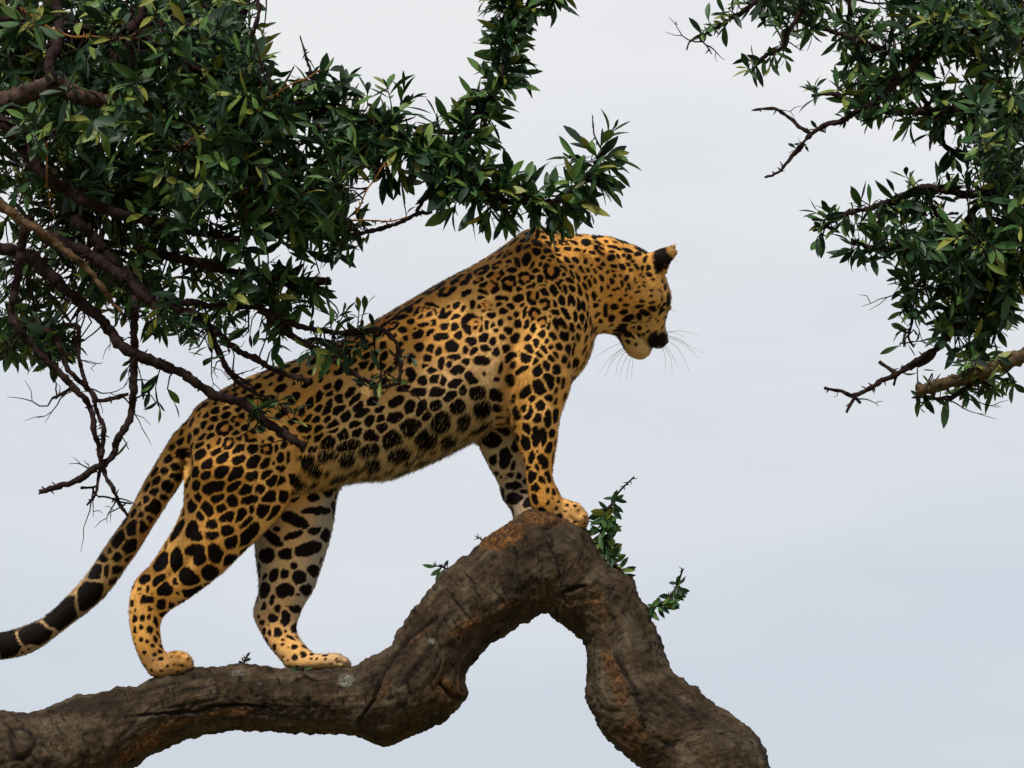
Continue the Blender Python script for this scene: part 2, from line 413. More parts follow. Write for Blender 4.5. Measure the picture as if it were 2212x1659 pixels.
# near hind leg and paw
body.append(loft([(420, 930, 600, 900, -.055, .06), (404, 985, 640, 950, -.065, .072), (398, 1035, 642, 1020, -.07, .074), (399, 1075, 625, 1080, -.07, .07), (393, 1106, 592, 1128, -.068, .064), (376, 1143, 556, 1164, -.066, .058),
 (352, 1182, 522, 1195, -.062, .052), (324, 1223, 484, 1233, -.058, .046), (294, 1252, 438, 1271, -.054, .04), (281, 1285, 398, 1299, -.05, .035), (279, 1312, 360, 1323, -.046, .031),
 (279, 1345, 347, 1350, -.042, .029), (286, 1382, 348, 1378, -.038, .029), (298, 1415, 355, 1406, -.035, .031), (316, 1448, 372, 1425, -.033, .034), (336, 1462, 384, 1440, -.032, .03)], n=80, seg=32))
body.append(loft([(335, 1430, 322, 1458, -.034, .03), (362, 1411, 345, 1466, -.036, .037), (384, 1406, 372, 1462, -.038, .042), (404, 1411, 398, 1456, -.038, .04), (415, 1424, 413, 1447, -.038, .03), (419, 1432, 418, 1440, -.038, .012)], n=24, seg=28))
# far hind leg and paw
body.append(loft([(560, 960, 730, 960, .06, .055), (548, 1030, 734, 1035, .065, .06), (551, 1085, 727, 1080, .065, .058), (553, 1130, 721, 1127, .064, .054), (551, 1182, 711, 1173, .06, .049), (556, 1232, 692, 1232, .055, .043),
 (558, 1276, 676, 1276, .05, .038), (551, 1305, 658, 1304, .046, .034), (546, 1328, 646, 1335, .042, .030), (555, 1352, 641, 1357, .038, .028), (573, 1385, 650, 1381, .034, .028), (597, 1416, 672, 1407, .03, .03), (622, 1444, 690, 1418, .028, .03)], n=80, seg=32))
body.append(loft([(640, 1405, 612, 1440, .028, .028), (687, 1413, 640, 1450, .025, .036), (722, 1411, 700, 1450, .022, .04), (744, 1418, 738, 1450, .02, .037), (756, 1430, 755, 1447, .02, .026), (761, 1438, 761, 1443, .02, .01)], n=24, seg=28))
# near foreleg and paw
body.append(loft([(1075, 740, 1235, 790, -.075, .06), (1088, 800, 1232, 830, -.08, .06), (1098, 860, 1219, 870, -.08, .056), (1106, 918, 1207, 916, -.076, .05), (1119, 960, 1204, 953, -.07, .045), (1132, 1000, 1196, 998, -.064, .039),
 (1138, 1035, 1194, 1034, -.058, .035), (1142, 1065, 1206, 1060, -.05, .035), (1150, 1098, 1217, 1084, -.04, .036), (1170, 1125, 1232, 1092, -.03, .036)], n=60, seg=32))
body.append(loft([(1190, 1072, 1150, 1110, -.028, .034), (1232, 1082, 1195, 1140, -.022, .041), (1254, 1092, 1226, 1150, -.02, .042), (1267, 1110, 1252, 1150, -.02, .036), (1272, 1126, 1266, 1140, -.02, .018)], n=24, seg=28))
# far foreleg and paw
body.append(loft([(1010, 860, 1160, 860, .07, .05), (1020, 925, 1158, 920, .075, .05), (1036, 967, 1156, 960, .075, .046), (1057, 1009, 1152, 1005, .072, .041), (1076, 1043, 1150, 1040, .068, .037),
 (1084, 1075, 1154, 1070, .062, .035), (1102, 1098, 1165, 1092, .056, .036), (1114, 1128, 1195, 1120, .05, .038), (1140, 1150, 1215, 1130, .05, .03)], n=50, seg=32))
# tail
body.append(loft([(440, 880, 445, 985, 0, .045), (408, 905, 412, 1008, -.005, .042), (374, 943, 395, 1034, -.012, .037), (340, 998, 379, 1062, -.02, .033), (320, 1030, 365, 1080, -.024, .031), (300, 1068, 345, 1112, -.028, .031), (276, 1114, 322, 1148, -.03, .031),
 (250, 1152, 296, 1192, -.032, .031), (224, 1189, 268, 1230, -.034, .031), (194, 1235, 234, 1278, -.036, .032), (156, 1279, 187, 1322, -.038, .031), (107, 1326, 135, 1363, -.04, .03), (47, 1354, 72, 1408, -.04, .031),
 (0, 1366, 12, 1424, -.04, .031), (-50, 1368, -48, 1428, -.04, .031), (-110, 1366, -102, 1418, -.04, .028), (-150, 1370, -146, 1402, -.04, .015)], n=110, seg=28))
# muscle masses
body.append(ell(1150, 640, 62, 120, -.085, .07, -12))     # near shoulder
body.append(ell(1170, 760, 60, 90, -.085, .062, 5))       # upper arm
body.append(ell(1150, 640, 62, 120, .085, .06, -12))
body.append(ell(520, 985, 105, 95, -.075, .07, -25))      # near haunch
body.append(ell(560, 985, 105, 95, .075, .06, -25))
body.append(ell(895, 850, 190, 120, -.06, .098, 24))      # rib cage
body.append(ell(895, 850, 190, 120, .06, .098, 24))
bv, bf = merge(body)
cme = remeshed(bv, bf, 0.005, 9, 0.5)
cme = remeshed(coords(cme), [tuple(p.vertices) for p in cme.polygons], 0.0036, 2, 0.5)
cme.name = 'leopard_body'
CV = coords(cme); CN = normals(cme); cp = proj(CV)
# folds and hollows of the coat
def groove(poly, w, dep, side=-1):
    global CV
    d, par = seg_dist(cp, resample(poly, 30))
    m = (CN[:, 1] * side > 0.1)
    CV = CV - CN * (np.where(m, 1.5 * dep * np.exp(-(d / w) ** 2) * np.sin(np.pi * np.clip(par, .04, .96)), 0))[:, None]
for a in [([(1118, 640), (1112, 740), (1100, 820), (1075, 900)], 16, .013), ([(1232, 560), (1275, 640), (1285, 700)], 12, .008), ([(1205, 545), (1175, 640), (1185, 720)], 16, .007),
          ([(700, 940), (640, 985), (605, 1060), (570, 1130)], 14, .012), ([(640, 880), (690, 960), (730, 1010)], 16, .008), ([(408, 960), (404, 1010), (400, 1050)], 10, .010),
          ([(1318, 600), (1310, 660), (1325, 705)], 12, .006), ([(1080, 580), (1060, 650), (1075, 720)], 18, .006), ([(430, 1150), (400, 1220), (340, 1270)], 14, .006), ([(1405, 560), (1400, 600), (1412, 640)], 10, .004),
          ([(1352, 706), (1385, 728), (1418, 757)], 5, .009), ([(760, 760), (800, 860), (830, 950)], 30, .006), ([(375, 1420), (398, 1425)], 4, .003), ([(370, 1440), (405, 1440)], 4, .003), ([(720, 1428), (752, 1436)], 4, .003), ([(1238, 1098), (1262, 1120)], 4, .003), ([(1225, 1112), (1252, 1135)], 4, .003)]:
    groove(*a)
for x_, y_, r_, h_ in [(1150, 530, 34, .010), (1120, 610, 40, .010), (1150, 790, 50, .014), (1195, 690, 36, .010), (500, 1000, 75, .014), (520, 880, 34, .010), (440, 1180, 40, .008), (330, 1275, 22, .006), (1165, 900, 26, .008), (880, 760, 60, .008), (960, 840, 60, .008),
                       (1360, 630, 34, .010), (1425, 640, 20, .008), (1405, 690, 22, .006), (1240, 600, 30, .008), (384, 1418, 7, .005), (402, 1424, 7, .005), (408, 1438, 7, .005), (730, 1420, 6, .004), (746, 1430, 6, .004), (1245, 1098, 8, .005), (1260, 1116, 8, .005), (690, 930, 40, .006), (800, 900, 50, .006)]:
    d_ = np.linalg.norm(cp - (x_, y_), axis=1)
    CV = CV + CN * (np.where(CN[:, 1] < 0, h_ * np.exp(-(d_ / r_) ** 2), 0))[:, None]
set_coords(cme, CV); CN = normals(cme); cp = proj(CV)
# ---------------------------------------------------------------- coat pattern
fx, fy = cp[:, 0], cp[:, 1]
nV = len(CV)
kd = KDTree(nV)
for i, v in enumerate(CV): kd.insert(v, i)
kd.balance()
bvh = BVHTree.FromPolygons([tuple(v) for v in CV], [tuple(p.vertices) for p in cme.polygons])
def hit(px, py):
    d = P(px, py, 0.0) - CAM
    r = bvh.ray_cast(Vector(CAM), Vector(d).normalized())
    return (np.array(r[0]), np.array(r[1])) if r[0] is not None else (None, None)
def part_of(px, py, y):
    """region code for a place on the coat"""
    if px > 1290 and py < 800: return 'head'
    if px > 1195 and py < 800: return 'neck'
    if px < 415 and py > 1400 or (600 < px < 780 and py > 1395) or (px > 1205 and py > 1070): return 'paw'
    if px < 400 and py < 1235 - 0.0 and (px + py * 0.62) < 1030 and py > 930: return 'tail'
    if px < 270 : return 'tail'
    if py > 1235 and px < 800: return 'shank'
    if px > 1010 and py > 960: return 'foreleg'
    if px > 1080 and py > 640: return 'shoulder'
    if y > 0.03 and py > 1040 and px < 800: return 'inner'
    if px < 660 and py > 1080: return 'thigh'
    if px < 700: return 'rump'
    # belly line
    bl = np.interp(px, [700, 830, 1020], [1035, 1030, 940])
    if bl - py < 110: return 'belly'
    return 'flank'
SPEC = {  # spacing, length, width (survey pixels), kind
 'head': (19, 5.5, 4.2, 's'), 'neck': (23, 10, 6.0, 's'), 'paw': (15, 3.2, 2.6, 's'), 'tail': (27, 12, 9, 's'), 'shank': (23, 7.5, 6.5, 's'), 'foreleg': (29, 13, 8.5, 's'),
 'shoulder': (34, 14, 10.5, 's'), 'inner': (38, 19, 11, 's'), 'thigh': (43, 18, 14, 's'), 'rump': (31, 12.5, 9.5, 's'), 'belly': (47, 19, 14, 's'), 'flank': (43, 19, 17, 'r')}
lobes = []           # centre, t1, t2, ra, rb, kind (0 dark, 1 warm centre)
def frame(n, ang):
    n = n / np.linalg.norm(n)
    d = np.array([math.cos(ang), 0, math.sin(ang)])
    t1 = d - n * (d @ n)
    if np.linalg.norm(t1) < 0.2:
        t1 = np.cross(n, (0.3, 0.5, 0.8))
    t1 /= np.linalg.norm(t1)
    return t1, np.cross(n, t1)
GID = [0]
def add_lobe(c, n, ang, ra, rb, kind=0):
    t1, t2 = frame(n, ang)
    lobes.append((c, n, t1, t2, ra * PXM, rb * PXM, kind, GID[0]))
def add_seen(c, n, ang, ra, rb, join=False):
    """a spot of the surveyed outline, spread over the curve of the body"""
    if not join: GID[0] += 1
    n = n / np.linalg.norm(n)
    f = np.array([0, 1.0, 0]) - n * n[1]
    if np.linalg.norm(f) < .05: f = np.array([0, 0, 1.0]) - n * n[2]
    f /= np.linalg.norm(f); g = np.cross(n, f)
    fi = f * np.array([1, 0, 1]); fi /= np.linalg.norm(fi) + 1e-9
    k = max(abs(n[1]), .6)
    ax = []
    for a in (np.array([math.cos(ang), 0, math.sin(ang)]), np.array([-math.sin(ang), 0, math.cos(ang)])):
        ax.append(g * (g @ a) + f * k * (fi @ a))
    lobes.append((c, n, ax[0], ax[1], ra * PXM, rb * PXM, 0, GID[0]))
def add_solid(c, n, ang, ra, rb):
    GID[0] += 1
    t1, t2 = frame(n, ang)
    k = random.random()
    if k < 0.45:
        add_lobe(c, n, ang, ra, rb)
    else:
        o = 0.42 * ra * PXM
        add_lobe(c + t1 * o, n, ang + random.uniform(-.5, .5), ra * .72, rb * random.uniform(.75, 1.05))
        add_lobe(c - t1 * o + t2 * random.uniform(-.3, .3) * rb * PXM, n, ang + random.uniform(-.5, .5), ra * .66, rb * random.uniform(.7, 1.0))
def add_rosette(c, n, ang, ra, rb, gap=None):
    GID[0] += 1
    t1, t2 = frame(n, ang)
    k = random.choice((4, 4, 5, 5))
    ph = random.uniform(0, 6.28)
    skip = random.randrange(k) if random.random() < 0.55 else -1
    add_lobe(c, n, ang, ra * .8, rb * .8, 1)
    for i in range(k):
        if i == skip: continue
        th = ph + i * 6.283 / k + random.uniform(-.25, .25)
        q = c + t1 * math.cos(th) * ra * .74 * PXM + t2 * math.sin(th) * rb * .74 * PXM
        tang = t1 * -math.sin(th) * ra + t2 * math.cos(th) * rb
        a2 = math.atan2(tang[2], tang[0])
        add_lobe(q, n, a2, random.uniform(.50, .74) * (ra + rb) / 2, random.uniform(.33, .45) * (ra + rb) / 2)
# coat spots surveyed on the near side: x, y, half length, half width, angle (degrees, up to the right); R = open rosette
TRACE = {
 (1900, 850, 2.212): """475 180 38 24 15;560 165 45 12 -15;545 200 22 12 0;605 218 26 18 -20;435 245 42 20 15;545 265 45 32 -30;645 272 32 18 -50;390 320 36 24 65;460 300 36 22 35;700 262 36 16 -50;R785 270 38 30 0;870 262 40 16 -30;985 262 40 34 0;1095 272 50 14 -30;R1110 330 50 30 -50;820 318 28 20 0;905 330 30 14 -15;550 340 40 32 -60;640 340 34 26 20;675 380 28 16 -20;725 330 26 18 -50;740 375 24 16 -20;R285 365 48 32 40;225 375 40 16 40;340 260 60 16 40;240 320 50 18 45;300 435 26 20 40;375 445 52 20 100;325 510 46 24 -10;285 480 24 16 70;455 415 52 34 80;500 470 40 18 70;545 510 50 20 20;580 470 34 18 80;R670 520 62 70 60;600 400 26 20 60;665 445 32 26 -40;810 415 34 16 -50;740 435 34 14 -55;890 425 36 22 -40;850 475 22 18 0;800 500 40 12 -50;770 480 34 14 -40;860 545 44 18 -60;790 555 30 20 -40;840 600 50 22 -30;945 500 34 18 -55;1000 510 22 16 -60;905 570 40 14 -60;975 580 20 14 60;1015 625 30 16 -70;970 650 36 16 -65;1035 570 20 12 -60;R200 465 46 36 20;R50 515 60 50 20;R180 565 70 48 10;R30 600 40 30 40;R300 625 54 66 70;R125 665 80 55 20;375 670 32 20 -20;R445 580 60 50 0;480 650 28 20 60;515 630 34 20 -75;578 592 36 26 70;630 605 20 12 0;590 650 30 14 30;700 690 44 34 -60;610 700 44 24 -50;745 655 60 18 -60;755 600 30 20 -40;R515 745 60 44 80;800 680 46 20 -75;865 670 34 30 0;925 680 44 20 -70;835 770 46 22 80;870 780 46 24 -70;770 775 44 30 -75;700 810 30 22 -70;R620 815 48 38 0;915 820 60 18 -80;960 830 44 18 -85;990 745 36 12 -75;1055 740 34 20 -80;225 760 44 20 -10;270 765 24 18 0;60 755 34 26 20;R110 815 38 34 0;60 860 30 20 0;130 850 26 20 0;210 810 28 24 30;310 830 34 24 0;390 760 44 32 0;425 810 30 22 0;250 870 36 28 40;365 905 30 24 80;440 880 56 18 80;R525 900 48 40 80;310 940 26 20 0;715 880 34 28 0;805 895 60 24 -55;890 925 44 22 -80;945 935 46 22 -85;1000 920 44 14 -85;670 930 18 18 0;R600 970 44 40 60;1020 960 36 14 -85;15 945 40 28 90;15 1030 40 28 80;135 915 46 26 30;220 980 32 26 60;105 980 50 22 85;160 1000 30 18 60;390 980 36 34 0;460 985 40 24 60;180 1040 22 18 0;515 1020 46 20 80;655 1000 50 16 80;720 990 60 20 -80;775 985 50 22 -60;860 1020 44 22 -85;920 1010 36 18 -85;980 1000 50 16 80;80 1110 44 36 30;155 1140 34 30 70;300 1050 36 30 0;240 1100 26 26 0;350 1110 44 34 70;470 1110 34 26 45;595 1080 44 30 30;690 1095 40 30 -20;640 1135 34 22 80;790 1095 46 36 0;860 1110 26 24 80;910 1100 36 18 80;95 1195 44 26 -10;190 1230 40 30 45;275 1205 40 26 40;480 1210 40 34 -50;545 1150 44 28 80;670 1180 28 24 0;745 1190 32 28 -60;825 1210 46 28 80;610 1210 40 26 -70;570 1255 32 24 -50;870 1200 50 14 80;680 1290 30 26 -50;715 1260 34 20 -60;800 1300 36 28 50;300 1290 50 26 60;440 1285 52 40 -40;530 1320 38 24 45;560 1400 56 34 70;635 1360 40 34 -60;720 1390 40 36 70;60 1310 60 36 0;890 1330 40 26 70;830 1340 40 18 80;570 1545 60 56 -30;660 1490 64 46 -65;735 1490 40 18 80;450 1590 56 36 40;780 1510 44 16 80;660 1640 40 30 0;500 1640 30 26 0;720 1600 50 20 80;230 1380 50 18 80;340 1340 40 26 60;400 1400 50 24 30;1040 355 28 16 -20;1090 420 30 16 -35;1125 450 26 18 -60;1110 490 24 14 -20;1205 400 36 28 30;1205 345 22 14 0;1265 385 26 14 -60;1320 380 20 18 0;1360 395 28 24 60;1240 310 60 14 -15;1350 335 44 18 -15;1225 475 30 14 0;1350 460 24 18 -20;1300 480 34 24 -40;1375 508 18 16 0;1225 520 18 12 0;1175 530 18 14 30;1235 562 16 14 0;1290 560 12 10 0;1340 578 34 18 60;1210 605 20 18 0;1300 630 34 14 -80;1365 655 34 16 -80;1180 655 18 12 -70;1250 680 32 12 10;1340 680 24 10 80;1120 580 28 16 -60;1060 600 30 12 -70;1120 680 28 14 -80;1060 520 26 12 -60;1100 780 14 12 0;1330 735 14 14 0;1195 740 18 12 0;1285 770 16 12 0;1380 750 12 10 0;1230 835 30 22 0;1335 822 24 14 0;1150 845 34 18 80;1070 820 20 20 0;1210 935 26 20 20;1320 880 30 18 -10;1110 965 20 14 0;1355 940 56 24 20;1310 1000 36 26 40;1410 590 20 10 80;1420 620 14 10 0;1470 550 20 10 70;1490 570 12 10 0;1480 490 26 14 60;1535 490 26 20 60;1430 480 30 14 -60;1505 410 40 14 75;1440 365 34 22 30;1395 430 20 16 0;1545 550 28 20 -20;1495 620 14 10 0;1495 650 14 12 0;1455 665 10 10 0;1440 705 24 12 20;1560 690 18 12 30;1575 590 20 14 -30;1640 690 20 16 -50;1560 740 20 10 10;1475 780 22 12 15;1570 795 28 12 10;1455 830 34 14 10;1655 765 24 12 70;1625 830 30 14 50;1580 855 40 20 10;1505 890 44 20 -15;1640 885 24 12 50;1530 960 22 14 10;1470 975 12 8 0;1455 1020 22 18 0;1395 1020 18 10 20;1520 1005 10 8 0;1600 940 12 8 0;1620 960 10 10 0;1450 915 26 18 0;1385 1085 28 14 -40;1450 1085 18 16 0;1350 1140 22 12 -50;1425 1165 14 14 0""",
 (1200, 1200, 2.212): """1165 45 56 22 -20;1185 95 40 18 -70;1040 100 44 22 65;1145 125 40 22 20;R1100 85 40 30 0;1070 140 30 20 40;1265 90 50 20 70;1280 140 48 26 10;1320 120 30 16 70;1300 60 30 16 10;1380 45 38 24 40;1440 75 30 18 60;1375 145 36 20 20;1530 40 36 24 80;R1640 50 60 50 0;960 80 40 34 70;890 150 60 24 10;980 190 30 26 0;R815 230 50 44 0;1045 305 46 36 30;1150 290 44 22 50;1180 200 32 22 70;1085 220 60 18 10;1025 240 30 16 70;915 270 46 26 -30;935 330 46 20 80;890 390 36 18 30;1280 235 36 28 30;1365 240 34 34 0;1405 310 44 28 70;1220 325 36 32 25;1280 325 32 30 60;R1530 210 70 80 60;1055 420 38 36 0;1160 430 36 34 60;1225 450 36 30 80;1345 410 50 48 0;1510 365 44 38 0;1540 445 40 26 45;1470 430 38 24 80;590 500 50 26 40;660 490 40 26 60;570 570 44 34 20;640 580 44 30 40;735 400 36 30 70;600 410 60 20 25;510 460 34 26 20;550 380 40 18 20;470 540 36 26 20;740 500 44 26 60;720 590 50 30 -30;800 610 60 22 15;850 570 30 22 50;1130 520 36 30 60;1110 590 30 26 80;1160 620 44 26 -10;1250 560 56 22 85;1360 510 54 26 10;1320 570 34 26 80;1390 620 56 32 20;1465 545 30 26 0;980 650 50 36 -60;985 700 34 26 60;1085 715 38 36 0;1190 700 44 32 40;1265 715 26 38 0;915 780 56 28 15;1050 815 66 34 0;1205 815 64 36 10;1375 740 56 34 30;1330 850 56 34 40;1440 800 40 28 80;1500 680 44 34 -60;1530 720 36 34 0;850 900 66 36 30;970 945 52 42 60;1075 960 70 34 65;1195 950 56 40 45;1130 1020 60 34 20;840 1040 60 40 10;640 900 50 34 20;700 970 46 22 25;620 1060 50 38 60;710 1050 40 26 30;720 1135 48 36 20;980 1130 84 60 10;1240 1080 80 66 40;1400 950 60 52 30;1450 1065 60 50 60;1575 830 66 54 0;1735 850 50 48 0;1610 960 64 54 30;1740 950 40 34 0;820 1240 76 62 25;1120 1230 84 62 0;1320 1240 60 56 20;630 1200 60 44 0;615 1330 80 42 10;880 1350 86 46 10;650 1450 60 46 0;430 1290 90 38 15;420 1400 60 48 30;240 770 40 24 30;335 755 48 32 70;260 825 34 22 20;170 850 60 28 65;350 875 36 34 45;440 820 60 26 50;490 880 60 26 50;90 910 50 30 65;170 960 36 28 30;345 975 54 34 30;235 970 80 28 65;520 940 50 30 45;550 1000 60 30 30;20 985 40 26 80;75 1050 40 24 45;140 1060 36 30 0;230 1050 40 34 50;400 1030 50 38 45;480 1110 50 32 30;290 1110 56 32 40;150 1140 46 30 20;295 1155 60 26 10;500 1170 50 34 20;380 1190 46 44 0;170 1210 40 26 20;50 1140 60 40 0;240 1270 56 44 0;60 1215 40 24 20;100 1320 50 30 30;240 1370 80 36 10;30 1290 40 30 90;60 1400 70 26 0;110 1480 80 46 -20""",
 (1800, 1500, 2.553): """925 320 54 50 60;1085 230 70 22 80;680 390 70 40 -70;760 355 44 42 60;820 360 40 44 0;790 410 44 40 0;895 440 56 40 70;1000 450 90 36 85;1080 420 70 30 80;790 550 64 40 -60;870 630 100 44 85;955 630 90 34 88;1045 590 44 34 80;1075 690 40 14 85;1010 740 60 34 70;760 680 90 46 -60;620 460 60 40 80;690 640 50 40 0;895 790 22 22 0;835 840 70 30 80;950 880 80 48 -70;1050 850 70 14 85;740 800 14 10 0;880 950 44 36 -60;800 950 40 30 0;835 1050 90 44 85;930 1080 50 44 0;1000 1040 60 32 -70;860 1130 60 54 0;1000 1175 30 22 -70;1055 1190 34 24 -70;1040 1260 12 12 0;1110 1295 18 18 0;1200 1330 18 18 0;1275 1335 18 18 0;1240 1295 20 10 -20;1240 1375 8 8 0;1320 1390 16 8 80;1305 1425 8 8 0;1090 1180 34 10 -60;430 650 100 86 0;560 850 100 66 80;450 870 60 50 0;640 920 50 28 80;620 1020 50 24 10;700 1030 36 34 0;760 1090 44 16 85;640 1130 90 40 0;750 1190 44 26 0;650 1260 90 56 10;800 1310 60 50 80;520 1040 14 14 0;570 1050 14 14 0;530 560 90 50 0""",
 (400, 1600, 2.0109): """1010 65 28 22 30;925 90 40 30 40;1015 125 40 30 20;1110 90 36 24 60;R1110 160 54 44 0;920 150 34 28 0;855 130 40 22 60;835 190 44 26 70;770 255 30 24 70;890 225 30 20 40;R1000 225 56 52 70;1170 235 34 34 0;1090 270 36 26 20;1110 305 30 24 0;R1215 290 48 44 60;1300 230 36 28 60;890 290 36 20 30;820 300 40 18 35;R1035 345 46 40 60;R915 350 52 38 40;800 360 40 22 35;1230 385 46 40 50;1115 395 56 36 35;930 410 44 34 30;R1340 395 44 40 60;1375 320 28 22 0;1315 340 22 18 0;1415 395 42 16 -80;1480 360 30 24 60;800 440 56 36 30;985 465 54 36 30;1115 475 50 40 30;860 520 50 34 40;1235 500 66 40 45;1330 505 50 32 45;1395 505 20 18 80;1450 465 40 28 80;1515 460 40 14 85;980 580 64 44 10;1090 590 76 42 35;855 605 44 34 20;765 580 44 32 80;1225 610 52 36 20;1340 600 50 30 35;1465 550 44 22 20;1390 650 50 32 50;1445 650 40 20 60;915 705 90 44 10;1075 695 60 34 25;1170 720 56 36 20;1290 725 44 38 10;775 690 40 34 80;945 790 54 36 20;1065 810 46 44 0;1210 800 70 34 20;1365 780 60 36 40;1480 775 48 38 70;785 790 36 32 80;860 880 56 44 -60;975 870 40 36 20;1140 930 60 44 60;1225 885 40 26 50;1320 890 56 44 45;1390 910 70 28 45;740 850 50 36 80;810 930 40 34 -60;1025 945 60 38 25;900 1010 46 44 30;1180 980 60 34 40;740 1040 66 44 80;765 1090 62 40 -20;895 1080 52 40 10;1025 1050 50 44 0;1060 1140 56 44 45;1200 1080 100 40 50;620 1050 90 30 60;770 1210 66 44 0;800 1270 56 48 80;930 1240 70 52 -60;615 1290 90 44 85;1045 1290 60 36 30;490 1300 80 48 65;690 1410 60 62 0;730 1460 66 54 20;890 1400 58 52 30;475 1450 60 30 40;520 1530 60 52 30;760 1540 80 44 15;360 1440 44 38 40;380 1525 38 14 90;315 1520 18 18 0;320 1560 12 12 0;415 1560 12 10 0;625 1555 14 12 0;620 1630 60 30 0;500 1640 50 36 40;380 1620 50 46 0;640 340 36 20 50;720 310 40 28 70;585 380 30 26 40;680 430 60 34 10;550 475 40 24 35;600 540 34 30 0;520 575 34 30 0;440 580 40 20 60;620 620 44 28 0;690 500 30 30 0;450 650 44 26 50;540 700 56 38 60;450 740 40 34 30;380 700 40 18 60;370 810 34 32 60;510 770 34 30 0;430 860 56 48 60;330 930 26 24 0;310 850 40 20 60;280 890 50 20 60;390 960 40 30 60;260 1030 60 40 60;350 1010 50 36 60;150 1120 66 36 60;240 1180 60 42 60;60 1240 50 30 60;130 1300 60 48 60;50 1360 60 48 60;1560 960 120 44 -25;1755 890 110 32 5;1590 650 60 40 0;1730 1050 50 28 20;1820 1090 50 34 80;1550 1090 80 26 20;1390 1110 90 38 -40;1670 1200 110 46 20;1500 1240 60 42 0;1340 1250 60 56 0;1420 1040 30 20 0;1560 1335 30 28 0;1725 1375 46 42 80;1480 1395 36 34 0;1400 1410 52 38 60;1605 1430 56 52 80;1485 1535 70 58 10;1665 1525 44 44 0;1590 1570 24 14 0;1390 1600 44 18 75;1320 1530 60 40 85;1590 1640 70 30 0""",
 (0, 2200, 1.3825): """540 115 56 34 55;640 95 46 34 60;575 45 40 30 60;500 240 66 46 55;470 285 50 34 40;340 340 84 50 45;300 385 60 34 30;185 460 84 42 20;215 480 50 34 20;45 515 54 60 0;20 560 30 36 0;820 305 30 22 -40;960 295 40 24 10;905 355 20 14 30;785 375 18 14 80;825 370 14 12 80;862 395 30 10 -75;830 440 18 16 80;775 430 16 14 0;875 465 16 8 -60;860 490 20 10 -70;780 495 14 12 0;815 505 12 12 0;845 530 12 12 0;890 535 10 10 0;800 565 12 10 0;885 560 12 12 0;855 578 12 12 0;890 602 16 10 0;845 610 6 6 0;965 567 8 6 0;945 590 5 5 0;960 630 5 5 0;745 380 20 14 80;750 440 20 14 80;1510 375 26 24 0;1577 378 44 22 80;1640 310 44 34 10;1535 325 22 18 80;1447 400 14 14 0;1430 370 10 8 0;1480 415 8 8 0;1535 455 26 24 0;1495 458 18 16 80;1460 450 20 10 80;1578 450 10 10 0;1610 485 24 10 -25;1640 485 14 6 -40;1630 535 18 14 0;1685 535 18 8 -25;1565 500 8 8 0;1560 525 10 8 0;1595 535 6 6 0;1677 580 16 16 0;1630 595 16 14 80;1725 575 12 10 0;1720 600 8 8 0;1750 600 8 8 0;1800 580 18 8 10;1800 605 8 8 0;1860 600 6 6 0;1865 625 6 6 0;1630 430 26 14 80"""}
fixed = []
for (ox, oy, sc), txt in TRACE.items():
    last = None
    for it in txt.replace('\n', ' ').split(';'):
        it = it.strip(); ros = it[0] == 'R'
        x, y, a, b, g = [float(k) for k in it.lstrip('R').split()]
        k = 1 / sc / 1.85172
        px, py, ra, rb = (ox + x / sc) / 1.85172, (oy + y / sc) / 1.85172, a * k, b * k
        c, n = hit(px, py)
        if c is None: continue
        ang = math.radians(g)
        if ros:
            last = None; random.seed(int(x * 7 + y)); add_rosette(c, n, ang, ra * 1.3, rb * 1.3)
        else:
            sz = (1.3 if px < 1330 else 1.25) if ox in (1900, 1200) else (1.15 if ox == 1800 else (1.34 if px < 400 and px + py * .62 < 1030 else 1.2)); 
            lim = (.92 if ox in (1900, 1200) else .7) if px < 1330 else .5
            join = last is not None and np.linalg.norm(c - last[0]) < lim * ((ra + rb) / 2 * PXM + last[1])
            add_seen(c, n, ang, ra * sz, rb * sz, join)
            last = (c, (ra + rb) / 2 * PXM)
        fixed.append((c, n, SPEC[part_of(px, py, c[1])][0] * PXM * .9))
traced_cover = None
random.seed(11)
cand = rng.permutation(nV)[:32000]
cell = 0.06
grid = {}
def key(p): return tuple(np.floor(p / cell).astype(int))
for c, n, r in fixed:
    grid.setdefault(key(c), []).append((c, n, r))
for i in cand:
    p, n = CV[i], CN[i]
    reg = part_of(fx[i], fy[i], p[1])
    sp, ra, rb, kind = SPEC[reg]
    if traced_cover is not None and n @ (CAM - p) > 0 and traced_cover(fx[i], fy[i], p, reg): continue
    if reg == 'head' and fx[i] > 1335 and fy[i] > 722: continue
    if reg == 'tail' and fx[i] < 225: continue
    r = sp * PXM * (0.92 + 0.1 * random.random())
    k0 = key(p); ok = True
    for dx in (-1, 0, 1):
        for dy in (-1, 0, 1):
            for dz in (-1, 0, 1):
                for q, qn, qr in grid.get((k0[0] + dx, k0[1] + dy, k0[2] + dz), ()):
                    if (q - p) @ (q - p) < max(r, qr) ** 2 and qn @ n > -0.2:
                        ok = False; break
                if not ok: break
            if not ok: break
        if not ok: break
    if not ok: continue
    grid.setdefault(k0, []).append((p, n, r))
    ang = {'neck': 1.3, 'head': 1.0, 'tail': 0.9, 'shank': 1.2, 'foreleg': 1.5, 'shoulder': 1.2, 'thigh': 0.7, 'inner': -0.35, 'rump': 0.6, 'belly': 0.9, 'flank': 0.5, 'paw': 0.3}[reg] + random.uniform(-.45, .45)
    s = random.uniform(1.05, 1.3)
    if kind == 'r' and random.random() < 0.8: add_rosette(p, n, ang, ra * s, rb * s)
    else: add_solid(p, n, ang, ra * s * (.8 if kind == 'r' else 1), rb * s * (.7 if kind == 'r' else 1))
